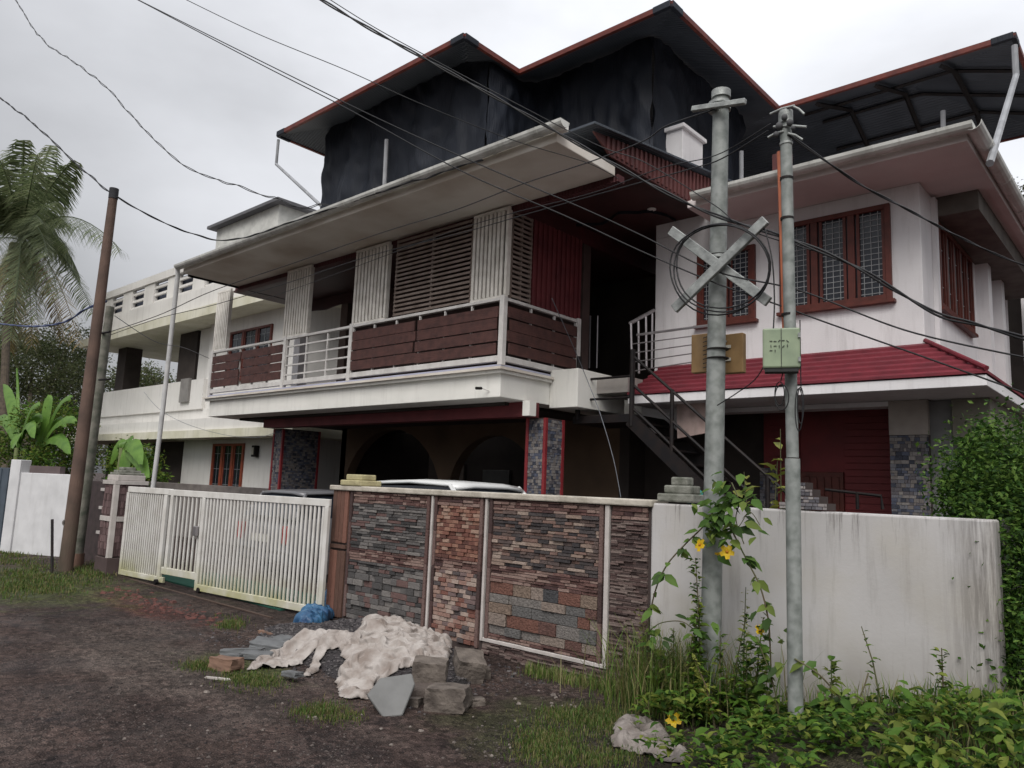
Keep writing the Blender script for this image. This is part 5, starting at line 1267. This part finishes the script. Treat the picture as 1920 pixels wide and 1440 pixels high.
# bright cyan bag beyond the wall
c = at(1298, 930, 'y', 5.95); mb = MB(); mb.ico(c, .10, .08, .07, 12, 8, .25); tag(mb.build('teal_bag', M('teal_plastic', (.04, .30, .28), (.02, .16, .16), rough=.4, scale=20, bump=.5), smooth=True), 'teal plastic bag resting behind the grey stepped cap', 'bag')
# red clay lumps along the gate sill
pts = []
while len(pts) < 260:
    t = R.random(); p = at(205+t*215+R.gauss(0, 14), 1105+t*68+R.gauss(0, 6), 'z', 0); pts.append((p.x, p.y, gz(p.x, p.y)-.01))
stones('red_clay_lumps', redclay, pts, .012, .045)

# ------------------------------------------------------------------ vegetation helpers
def leaf_cloud(n, blobs, size, elong=2.0, clump=.18, droop=.3, per=10):
    """numpy leaf quads clumped inside ellipsoids (c, (rx,ry,rz), weight)"""
    ws = np.array([b[2] for b in blobs], float); ws /= ws.sum(); V = []
    nc = max(1, n//per); which = NR.choice(len(blobs), nc, p=ws)
    C_ = np.array([blobs[i][0] for i in which], float); Rr = np.array([blobs[i][1] for i in which], float)
    d = NR.normal(size=(nc, 3)); d /= np.linalg.norm(d, axis=1)[:, None]; rr = NR.uniform(.35, 1, nc)**.6
    cc_ = C_+d*Rr*rr[:, None]
    c = np.repeat(cc_, per, 0)+NR.normal(scale=clump, size=(nc*per, 3))*np.repeat(Rr.mean(1), per)[:, None]
    m_ = len(c); out = np.repeat(d, per, 0)
    ax = NR.normal(size=(m_, 3)); ax[:, 2] = ax[:, 2]*.6-droop; ax += out*.4; ax /= np.linalg.norm(ax, axis=1)[:, None]
    nr = NR.normal(size=(m_, 3))*.7+out*.6; nr[:, 2] += .7; sd_ = np.cross(ax, nr); sd_ /= np.linalg.norm(sd_, axis=1)[:, None]
    nn_ = np.cross(sd_, ax)
    s = size*NR.uniform(.6, 1.3, m_)[:, None]; wv = s/elong
    v = np.stack([c-ax*s*.5, c+sd_*wv*.5+nn_*wv*.15, c+ax*s*.5, c-sd_*wv*.5+nn_*wv*.15], 1).reshape(-1, 3)
    f = [(4*i, 4*i+1, 4*i+2, 4*i+3) for i in range(m_)]
    return v, f
def leaf_obj(name, mat, parent, v, f, kind=None):
    me = bpy.data.meshes.new(name); me.from_pydata(v.tolist() if hasattr(v, 'tolist') else v, [], f); return link(name, me, mat, parent, kind)
def tree(label, base, blobs, nleaf, size, mat, cat='tree', name='tree', trunk=.15, elong=2, group=None, clump=.16, stems=1):
    T = thing(name, label, cat, base, group)
    base = Vector(base); cs = Vector([sum(b[0][i]*b[2] for b in blobs)/sum(b[2] for b in blobs) for i in range(3)])
    mb = MB()
    fork = base.lerp(cs, .45)
    mb.tube([base, base.lerp(fork, .5)+Vector((.05, 0, 0)), fork], [trunk, trunk*.8, trunk*.65], 8)
    for b in blobs:
        c = Vector(b[0]); mb.tube([fork, fork.lerp(c, .6)+Vector((R.uniform(-.1, .1), 0, .1)), c], [trunk*.5, trunk*.3, trunk*.12], 6)
        for _ in range(4):
            e = c+Vector([R.uniform(-.7, .7)*b[1][i] for i in range(3)]); mb.tube([fork.lerp(c, .6), e], [trunk*.2, trunk*.06], 5)
    mb.build('trunk', barkm, T)
    v, f = leaf_cloud(nleaf, blobs, size, elong, clump); leaf_obj('crown', mat, T, v, f); return T
def blobpx(u, v, y, r, w_=1, ax='y'):
    p = at(u, v, ax, y); return (tuple(p), (r, r, r) if not isinstance(r, tuple) else r, w_)

# bush on the right beyond the wall end
tree('dense green hedge shrub beyond the right end of the white wall', (-.55, 7.0, .3),
     [blobpx(1872, 895, 7.0, (.42, .6, .30), 2), blobpx(1915, 870, 6.6, (.40, .6, .36), 2), blobpx(1826, 935, 6.9, (.26, .4, .18), 1.2), blobpx(1800, 905, 6.9, (.10, .2, .12), .25), blobpx(1850, 820, 6.9, (.10, .2, .14), .2), blobpx(1910, 990, 6.3, (.4, .5, .5), 2), blobpx(1930, 1120, 6.2, (.35, .5, .5), 2), blobpx(1925, 1240, 6.0, (.32, .4, .35), 1.4), blobpx(1890, 1010, 7.2, (.3, .5, .5), 1), ((.15, 6.9, 1.3), (.5, .6, .6), 2), ((.7, 7.2, 1.0), (.6, .6, .6), 2), ((.1, 6.8, .6), (.5, .6, .4), 1.5)],
     40000, .043, leafm, 'shrub', 'hedge_shrub', .04, clump=.22)
tree('dark tree behind the right side of the house', (1.2, 15, 0), [blobpx(1912, 390, 18.5, (.7, .5, .5), .7), blobpx(1950, 420, 18.4, (.9, .5, .8), .7)], 4000, .11, leaf_d, trunk=.15)
# building beyond on the right
rb = thing('rear_building', 'dark unfinished concrete building glimpsed past the right side of the house', 'building', (-.5, 19, 0))
mb = MB(); mb.box(-2.9, 5, 19, 25, 0, 7.2); mb.build('rear_wall', dark, rb)
p = at(1862, 495, 'y', 17.6); mb = MB(); mb.box(-2.2, 4, 17.6, 18.9, p.z-.25, p.z); mb.build('balcony_beam', white, rb); mb = MB(); mb.box(-2.3, -2.0, 17.6, 17.9, 0, p.z-.26); mb.build('column', white, rb)

# far left trees
XL = -30
tree('olive dark tree mass behind the palm on the left', (-36, 10, 0), [blobpx(60, 690, 12, (3.2, 3, 1.8), 3), blobpx(150, 740, 13, (2, 2, 1.6), 1.5), blobpx(-20, 650, 12, (3, 3, 2.2), 2), blobpx(130, 650, 14, (2.2, 2, 1.3), 1)], 34000, .15, leaf_d, trunk=.3, clump=.13)
tree('green broadleaf tree behind the white panel wall', (-24, 8.6, 0), [blobpx(100, 790, 8.6, (1.4, 1.2, .7), 1.5), blobpx(40, 830, 8.4, (1.4, 1.4, .8), 1.5), blobpx(110, 860, 8.2, (1.0, 1.0, .6), 1)], 9000, .13, leaf_b, trunk=.15, elong=2.4, clump=.14)
tree('green shrubs under the neighbour porch beside the white downpipe', (-22.5, 8.0, 0), [blobpx(250, 862, 9.5, (.9, .8, .5), 1), blobpx(262, 900, 9.3, (.8, .8, .5), 1)], 4500, .13, leaf_b, 'shrub', 'porch_shrub', trunk=.05, elong=2.5)
tree('faint greenery seen through the neighbour terrace opening', (-42, 24, 0), [blobpx(255, 712, 24, (2.5, 2, 1.4), 1), blobpx(285, 722, 24, (2, 2, 1.2), 1)], 5000, .22, leaf_d, trunk=.2)
tree('dark tree at the horizon behind the left wall', (-46, 12, 0), [blobpx(20, 800, 14, (5, 4, 2.2), 2), blobpx(-60, 780, 14, (5, 4, 3), 2), blobpx(110, 830, 16, (3, 3, 1.6), 1), blobpx(190, 840, 20, (3, 3, 1.8), 1)], 12000, .22, leaf_d, trunk=.3)

# coconut palm
def frond(T, c, tip, sag, nl, ll, mat, wleaf=.035):
    c, tip = Vector(c), Vector(tip); mb = MB(); rr = []
    L_ = (tip-c).length
    for i in range(13):
        t = i/12; p = c.lerp(tip, t); p.z += sag*4*t*(1-t); rr.append(p)
    mb.tube(rr, [.035*(1-.8*i/12) for i in range(13)], 5)
    for k in range(nl):
        t = .08+.92*k/nl; i = min(11, int(t*12)); p = rr[i].lerp(rr[i+1], t*12-i); d = (rr[i+1]-rr[i]).normalized()
        sd_ = d.cross(Vector((0, 0, 1)));
        if sd_.length < .05: sd_ = Vector((1, 0, 0))
        sd_.normalize(); l = ll*(.35+1.0*math.sin(math.pi*min(1, t*.85+.12)))
        for s in (-1, 1):
            dr = (sd_*s*R.uniform(.55, .8)+d*.5+Vector((0, 0, -R.uniform(.3, .9)))).normalized()
            q1 = p+dr*l*.5; q2 = p+dr*l*.8+Vector((0, 0, -l*.25)); wv = d*wleaf
            b = len(mb.v); mb.v += [tuple(p-wv*.5), tuple(p+wv*.5), tuple(q1+wv*.6), tuple(q1-wv*.6), tuple(q2)]; mb.f += [(b, b+1, b+2, b+3), (b+3, b+2, b+4)]
    mb.build('frond', mat, T)
PY = 9.5
pc = at(38, 450, 'y', PY)
T = thing('coconut_palm', 'tall coconut palm with drooping fronds at the left edge', 'palm tree', (pc.x, PY, 0))
mb = MB(); q = [at(4, 1000, 'y', PY), at(6, 800, 'y', PY), at(12, 620, 'y', PY), at(30, 470, 'y', PY)]; q[0].z = 0; mb.tube(q, [.24, .18, .16, .14], 12); mb.build('trunk', barkm, T)
for (u, v, dy, sag) in ((95, 272, 1, .5), (45, 262, -1, .3), (-20, 290, 1.5, .6), (120, 330, 2, .9), (228, 470, -1.0, 1.6), (175, 590, .5, 1.5), (110, 560, -2, 1.3), (70, 600, -1.5, 1.2), (-60, 400, 0, 1), (-90, 520, 1, 1.4), (20, 640, -2.5, 1.0), (125, 420, 3, 1.2), (60, 330, 2.5, .4), (150, 520, 2.5, 1.6), (-40, 620, -1, 1.4), (90, 480, -3, 1.2), (0, 300, -2, .5), (70, 290, -1.5, .4), (110, 380, -1.5, .8), (30, 560, -3, 1.0), (-30, 350, -2, .8), (80, 420, -3, .9), (130, 470, 0, 1.0), (60, 540, 1.5, 1.2), (15, 280, 1, .5), (140, 300, 1, .7)):
    frond(T, pc, at(u, v, 'y', PY+dy), sag*.7, 95, 1.15, palm_g, .055)
for (u, v, dy, sag) in ((150, 650, -1, 1.5), (60, 650, -1.5, 1.2), (-10, 590, -2, .9), (120, 640, 1, 1.3), (20, 660, .5, .8)):
    frond(T, pc-Vector((0, 0, .3)), at(u, v, 'y', PY+dy), sag*.7, 80, 1.0, palm_b, .055)
for k in range(6): mb = MB(); mb.ico(pc+Vector((R.uniform(-.35, .35), R.uniform(-.35, .1), -R.uniform(.3, .6))), .13, .13, .16, 10, 7); mb.build('coconut', M('coconut_husk', (.14, .12, .05)), T, smooth=True)

# banana plants
def banana_leaf(T, base, tip, width, arch):
    base, tip = Vector(base), Vector(tip); mb = MB(); n = 12; pr = []
    for i in range(n+1): t = i/n; p = base.lerp(tip, t); p.z += arch*4*t*(1-t); pr.append(p)
    for i, p in enumerate(pr):
        d = (pr[min(i+1, n)]-pr[max(i-1, 0)]).normalized(); s = d.cross(Vector((.3, -.8, .5))).normalized(); up_ = s.cross(d); t = i/n
        w_ = width*(math.sin(math.pi*min(1, t*.92+.06))**.6)*(.3 if t < .12 else 1); j = R.uniform(-.02, .02)
        mb.v += [tuple(p+s*w_+up_*(-.06)+Vector((0, 0, j))), tuple(p), tuple(p-s*w_+up_*(-.06)-Vector((0, 0, j)))]
    for i in range(n):
        a = 3*i; mb.f += [(a, a+1, a+4, a+3), (a+1, a+2, a+5, a+4)]
    mb.build('leaf', banana_m, T, smooth=True)
for lab, bu, y, tips in (('banana plant with tall upright new leaf behind the far left wall', 28, 7.6, ((30, 690, .0), (5, 720, .3), (70, 760, .5), (-20, 790, .5), (60, 820, .6), (20, 840, .4), (75, 790, .5))),
                         ('banana plant leaning toward the brown pole', 70, 7.9, ((132, 745, .5), (120, 800, .5), (40, 770, .5), (90, 740, .4), (140, 790, .4), (60, 860, .5), (128, 850, .4))),
                         ('banana plant in front of the white downpipe porch', 225, 8.2, ((262, 870, .3), (240, 850, .3), (205, 870, .3), (275, 895, .2), (230, 905, .2)))):
    b = at(bu, 900, 'y', y); T = thing('banana_plant', lab, 'banana plant', (b.x, y, 0), 'banana plants behind the left walls')
    s = at(bu+4, 840, 'y', y); mb = MB(); mb.tube([(b.x, y, 0), s], [.12, .07], 10); mb.build('stem', M('banana_stem', (.16, .19, .08)), T)
    for u, v, ar in tips: banana_leaf(T, s, at(u, v, 'y', y+R.uniform(-.5, .4)), .2 if ar else .07, ar)

# grass
def grass(name, label, region, n, hmin, hmax, mat, hf=gz, lean=.4, wd=.004, kind='stuff'):
    v = []; f = []; k = 0; tries = 0
    while k < n and tries < n*20:
        tries += 1; x, y = region()
        if x is None: continue
        z = hf(x, y)-.005; h = R.uniform(hmin, hmax); a = R.uniform(0, 6.283); l = R.uniform(.1, lean)*h
        dx, dy = math.cos(a), math.sin(a); w_ = wd*R.uniform(.7, 1.5); sx, sy = -dy*w_, dx*w_
        b = len(v)
        v += [(x-sx, y-sy, z), (x+sx, y+sy, z), (x+dx*l*.35+sx*.8, y+dy*l*.35+sy*.8, z+h*.6), (x+dx*l*.35-sx*.8, y+dy*l*.35-sy*.8, z+h*.6), (x+dx*l, y+dy*l, z+h*(.95 if lean < 1 else .8))]
        f += [(b, b+1, b+2, b+3), (b+3, b+2, b+4)]; k += 1
    me = bpy.data.meshes.new(name); me.from_pydata(v, [], f); o = link(name, me, mat, kind=kind); o['label'] = label; return o
def pxregion(blobs):
    def g():
        u, v, su, sv = R.choice(blobs); p = at(R.gauss(u, su), R.gauss(v, sv), 'z', 0)
        if p.y > 5.5 and -8 < p.x: return None, None
        if noise.noise(Vector((p.x*2.2, p.y*2.2, 5))) < R.uniform(-.5, .15): return None, None
        return p.x, p.y
    return g
grass('grass_verge', 'bright grass verge round the foot of the leaning poles', pxregion([(30, 1075, 40, 18), (100, 1088, 45, 12), (50, 1105, 45, 9), (165, 1078, 25, 7), (15, 1050, 25, 12)]), 6500, .02, .075, grassm, wd=.0045)
grass('grass_tuft', 'small grass tuft on the road by the gate', pxregion([(430, 1170, 14, 6)]), 900, .02, .06, grassm, wd=.003)
grass('grass_patch', 'grass patches below the rubble heap', pxregion([(490, 1280, 22, 10), (450, 1275, 26, 9), (600, 1335, 26, 9), (380, 1250, 20, 6), (640, 1345, 20, 8)]), 4500, .015, .05, grassm, wd=.0025)
grass('grass_patch', 'grass patch at the bottom between the road and the climbing plants', pxregion([(1070, 1395, 45, 24), (1120, 1370, 40, 16), (1020, 1400, 30, 22), (1150, 1420, 50, 16), (1080, 1350, 40, 10)]), 8500, .015, .055, grassm, wd=.0025)
grass('edge_weeds', 'sparse weeds along the foot of the stone-clad wall', lambda: ((lambda x: (x, R.gauss(5.42, .08)))(R.uniform(-4.6, -3.2))), 1600, .03, .13, drygrass, wd=.003)
def tallreg():
    x = R.gauss(-2.95, .28); y = R.gauss(5.22, .16)
    return (x, min(y, 5.55))
grass('tall_grass', 'tall mixed grass clump round the taller pole', tallreg, 1500, .12, .68, drygrass, wd=.0035, lean=.85)
grass('tall_grass', 'thin tall weeds along the foot of the white wall', lambda: (R.uniform(-2.4, -.9), R.gauss(5.42, .08)), 450, .06, .26, drygrass, wd=.003, lean=.6)
grass('right_grass', 'grass under the hedge at the right edge', lambda: (R.uniform(-1.3, .3), R.uniform(4.2, 6.4)), 4500, .04, .18, grassm, wd=.004, lean=.8)

# broad-leaved ground cover
def broadleaf(cx, cy, cz, n, size, spread_, v, f, flat=.5):
    for _ in range(n):
        a = R.uniform(0, 6.283); el = R.uniform(-.2, .9)*flat; d = Vector((math.cos(a)*math.cos(el), math.sin(a)*math.cos(el), math.sin(el)))
        p = Vector((cx, cy, cz))+Vector((R.gauss(0, spread_), R.gauss(0, spread_), R.gauss(0, spread_*.5)))
        s = size*R.uniform(.55, 1.25); sd_ = d.cross(Vector((R.uniform(-.4, .4), R.uniform(-.4, .4), 1))).normalized(); nr = sd_.cross(d)
        if nr.z < 0: nr = -nr
        b = len(v); wv = s*.23
        pts_ = [(0, 0, 0), (.28, 1, .10), (.62, .85, .06), (1, 0, -.22), (.62, -.85, .06), (.28, -1, .10), (.3, 0, -.02), (.65, 0, -.04)]
        for (t, sw, nz_) in pts_: v.append(tuple(p+d*s*t+sd_*wv*sw+nr*s*nz_))
        f += [(b, b+6, b+1), (b+1, b+6, b+7, b+2), (b+2, b+7, b+3), (b, b+5, b+6), (b+5, b+4, b+7, b+6), (b+4, b+3, b+7)]
v, f = [], []
for _ in range(1150):
    x = R.uniform(-3.0, -.6); y = R.uniform(3.3, 5.5)
    if x < -2.45 and y < 4.5+.4*R.random(): continue
    if y < 3.9 and x < -2.2: continue
    if noise.noise(Vector((x*3.2, y*3.2, 8))) < -.22: continue
    h = .03+.06*noise.noise(Vector((x*2.4, y*2.4, 0)))+.11*R.random()+(.10*R.random() if x < -2.3 or x > -1.1 else 0)
    if R.random() < .06: h += .12
    if y > 4.85 and x > -2.3: h *= .35
    broadleaf(x, y, gz(x, y)+h, 6, R.uniform(.05, .10), .045 if y < 4.85 else .03, v, f, .9)
me = bpy.data.meshes.new('ground_cover'); me.from_pydata(v, [], f); me.polygons.foreach_set('use_smooth', [True]*len(f)); o = link('ground_cover', me, leaf_b, kind='stuff'); o['label'] = 'broad-leaved green ground cover in front of the white wall'
# separate leafy weeds
def weed(label, u, v_, y, h, n, mat, size=.09, name='leafy_weed', lean=(0, 0)):
    p = at(u, v_, 'y', y); g = gz(p.x, y); T = thing(name, label, 'weed', (p.x, y, g), 'leafy weeds round the poles')
    mb = MB(); pts_ = [Vector((p.x+lean[0]*t*t, y+lean[1]*t, g+h*t)) for t in (0, .3, .6, 1)]; mb.tube(pts_, [.008, .006, .005, .003], 5); mb.build('stem', stemm, T)
    vv_, ff_ = [], []
    for k in range(n):
        t = .15+.85*k/n; i = min(2, int(t*3)); q_ = pts_[0].lerp(pts_[-1], t); broadleaf(q_.x, q_.y, q_.z, 1, size*(1.1-.4*t), .012, vv_, ff_, .8)
    me_ = bpy.data.meshes.new('foliage'); me_.from_pydata(vv_, [], ff_); me_.polygons.foreach_set('use_smooth', [True]*len(ff_)); link('foliage', me_, mat, T)
weed('bright green upright weed left of the taller pole', 1310, 1300, 5.1, .78, 60, leaf_b, .085)
weed('bushy weed spilling over the foot of the ribbed column', 1240, 1320, 5.05, .45, 60, leaf_b, .07)
weed('leafy weed leaning on the foot of the taller pole', 1350, 1320, 5.0, 0.62, 50, leaf_b, 0.075)
weed('small-leaved weed at the joint of brick and white wall', 1262, 1320, 5.2, 0.6, 60, leaf_b, 0.055)
weed('short bright weed below the flower on the wall foot', 1300, 1320, 4.9, 0.38, 44, leaf_b, 0.08)
for lab_, u_, y_, h_, n_, sz_, mt_ in (
    ('tall weed with yellow-green leaves hugging the left side of the taller pole', 1314, 5.0, 1.12, 110, .085, leaf_b), ('arching leafy shoot just left of the taller pole foot', 1296, 5.0, .85, 80, .075, leaf_b), ('feathery weed between flower and taller pole', 1290, 5.0, .62, 70, .055, leaf_b),
    ('thick weed clump at the right side of the taller pole', 1372, 5.05, .75, 80, .07, leaf_b), ('weed with drooping leaves halfway between the two poles', 1418, 5.1, .70, 60, .085, leaf_b),
    ('young shoot close to the left of the thinner pole', 1462, 5.0, .55, 46, .085, leaf_b), ('low spreading weed over the muddy bag', 1280, 4.85, .30, 50, .07, leaf_b),
    ('yellowing weed at the foot of the ribbed column', 1228, 5.25, .7, 46, .055, yleaf), ('yellowing weed against the white wall between the poles', 1395, 5.35, .9, 36, .06, yleaf),
    ('pale weed among the tall grass', 1340, 4.9, .45, 44, .07, yleaf)):
    weed(lab_, u_, 1320, y_, h_, n_, mt_, sz_, lean=(R.uniform(-.15, .15), R.uniform(-.1, .05)))
weed('low weed between the two poles', 1400, 1330, 5.0, .55, 55, leaf_b, .09)
weed('broad-leaved weed right of the thinner pole', 1560, 1340, 5.1, .38, 36, leaf_b, .10)
weed('spindly weed with few leaves against the white wall', 1650, 1340, 5.3, .52, 14, leaf_b, .07, lean=(-.1, 0))
weed('light green weed near the wall end', 1770, 1340, 5.3, .38, 60, leaf_b, .06)
weed('yellowish shrub with narrow leaves rising above the wall', 1440, 1000, 5.8, 1.90, 34, yleaf, .17, name='narrow_leaf_shrub', lean=(.06, .05))
weed('yellowish shrub branch leaning left above the wall', 1408, 1000, 5.84, 1.82, 30, yleaf, .16, name='narrow_leaf_shrub', lean=(-.08, .05))
weed('second yellowish shoot above the wall beside the thinner pole', 1465, 1000, 5.85, 2.12, 22, yleaf, .16, name='narrow_leaf_shrub')
weed('dark green plant just above the wall behind the taller pole', 1400, 1000, 5.86, 1.66, 46, leaf_b, .09)

# flowering climber (leaves and blossoms are parts)
import bmesh
def vleaf_mesh():
    v_, f_ = [], []; pts_ = [(0, 0, 0), (.28, .24, .05), (.62, .2, .03), (1, 0, -.12), (.62, -.2, .03), (.28, -.24, .05), (.3, 0, -.02), (.65, 0, -.03)]
    me_ = bpy.data.meshes.new('leaf'); me_.from_pydata(pts_, [], [(0, 6, 1), (1, 6, 7, 2), (2, 7, 3), (0, 5, 6), (5, 4, 7, 6), (4, 3, 7)]); me_.materials.append(leaf_v); me_.polygons.foreach_set('use_smooth', [True]*6); return me_
VL = vleaf_mesh()
V = thing('flowering_climber', 'climbing plant with yellow flowers arching around the taller pole', 'climber', (-2.9, 5.1, .2))
def vine(pts, r=.006):
    P_ = [at(u, v_, 'y', y) for u, v_, y in pts]; q_ = []
    for i in range(len(P_)-1):
        p0, p1, p2, p3 = P_[max(i-1, 0)], P_[i], P_[i+1], P_[min(i+2, len(P_)-1)]
        for k in range(8):
            t = k/8; q_.append(.5*((2*p1)+(-p0+p2)*t+(2*p0-5*p1+4*p2-p3)*t*t+(-p0+3*p1-3*p2+p3)*t**3))
    q_.append(P_[-1]); mb = MB(); mb.tube(q_, r, 5); mb.build('stem', stemm, V); return q_
def add_leaf(p, s, droop=.3, az=None):
    a = R.uniform(0, 6.283) if az is None else az; d = Vector((math.cos(a), math.sin(a), -droop*R.uniform(.3, 1.6))).normalized()
    z_ = (Vector((R.uniform(-.5, .5), -.6+R.uniform(-.4, .4), .8))); y_ = z_.cross(d).normalized(); z_ = d.cross(y_)
    o = bpy.data.objects.new('leaf', VL); col.objects.link(o); adopt(o, V)
    mt = Matrix((d, y_, z_)).transposed().to_4x4() @ Matrix.Diagonal((s, s, s, 1)); mt.translation = p; o.matrix_basis = mt
va = vine([(1222, 1310, 5.15), (1214, 1240, 5.12), (1216, 1175, 5.1), (1228, 1110, 5.05), (1250, 1060, 5.05), (1285, 1020, 5.05), (1320, 985, 5.05), (1345, 945, 5.1)])
vb = vine([(1446, 1290, 5.1), (1444, 1220, 5.08), (1440, 1160, 5.05), (1425, 1100, 5.05), (1400, 1050, 5.05), (1375, 1000, 5.05), (1355, 960, 5.1)])
vc = vine([(1395, 1020, 5.05), (1380, 975, 5.08), (1385, 940, 5.1), (1372, 905, 5.2)], .004)
vd = vine([(1215, 1185, 5.1), (1240, 1168, 5.05), (1280, 1166, 5.0), (1310, 1190, 5.0)], .004)
ve = vine([(1490, 1235, 4.95), (1530, 1260, 4.95), (1560, 1290, 5.0), (1590, 1330, 5.05)], .006)
vf = vine([(1590, 1345, 5.05), (1615, 1300, 5.1), (1628, 1262, 5.15)], .005)
vg = vine([(1350, 960, 5.1), (1380, 990, 5.0), (1405, 960, 5.0), (1425, 985, 5.0)], .003)
for cl, lst, n in ((va, [(1222, 1140), (1215, 1215), (1246, 1075), (1280, 1030), (1300, 1010)], 4), (vb, [(1420, 1085), (1440, 1135), (1400, 1045)], 4)):
    for (u, v_) in lst:
        p = at(u, v_, 'y', 5.06)
        for _ in range(n): add_leaf(p+Vector((R.gauss(0, .01), R.gauss(0, .015), R.gauss(0, .01))), R.uniform(.10, .145), .6)
for cen, n, sp in (((1350, 955), 40, .08), ((1362, 925), 24, .06), ((1390, 990), 18, .07), ((1330, 990), 14, .05), ((1400, 935), 12, .05), ((1300, 1160), 10, .06), ((1225, 1190), 12, .05), ((1445, 1235), 18, .08), ((1440, 1180), 8, .05), ((1360, 1000), 14, .06), ((1530, 1262), 6, .06), ((1570, 1310), 12, .08)):
    p = at(*cen, 'y', 5.03)
    for _ in range(n): add_leaf(p+Vector((R.gauss(0, sp), R.gauss(0, sp*.6), R.gauss(0, sp))), R.uniform(.08, .135), .5)
for line in (va, vb, ve, vf):
    for i in range(6, len(line)-3, 9): add_leaf(line[i], R.uniform(.06, .1), .5)
def flower(u, v_, y, s, face):
    p = at(u, v_, 'y', y); n_ = Vector(face).normalized(); a_ = n_.cross(Vector((0, 0, 1))).normalized(); b_ = n_.cross(a_)
    mb = MB()
    for k in range(5):
        t = 2*math.pi*k/5+.3; d = a_*math.cos(t)+b_*math.sin(t); sd_ = n_.cross(d)
        pts_ = [p, p+d*s*.45+sd_*s*.42+n_*s*.12, p+d*s*.95+sd_*s*.40+n_*s*.05, p+d*s*1.05-sd_*s*.15+n_*s*.1, p+d*s*.45-sd_*s*.35+n_*s*.14]
        mb.add(pts_, [(0, 1, 2, 3, 4)])
    o = mb.build('flower', petalm, V); mb = MB(); mb.ico(p+n_*.006, s*.22, s*.22, s*.22, 8, 6); mb.build('flower_throat', throatm, o)
fc = (0.45, -.85, .25)
flower(1363, 1035, 5.0, 0.05, fc); flower(1313, 1022, 5.02, 0.048, (-.3, -.8, .3)); flower(1263, 1350, 4.75, 0.053, (.3, -.7, .6)); flower(1424, 1182, 5.05, 0.039, (.8, -.3, .4)); flower(1345, 1038, 5.03, .022, (.2, -.5, -.8))

# ------------------------------------------------------------------ camera-side surroundings: nothing more is visible
print('objects', len(bpy.data.objects))
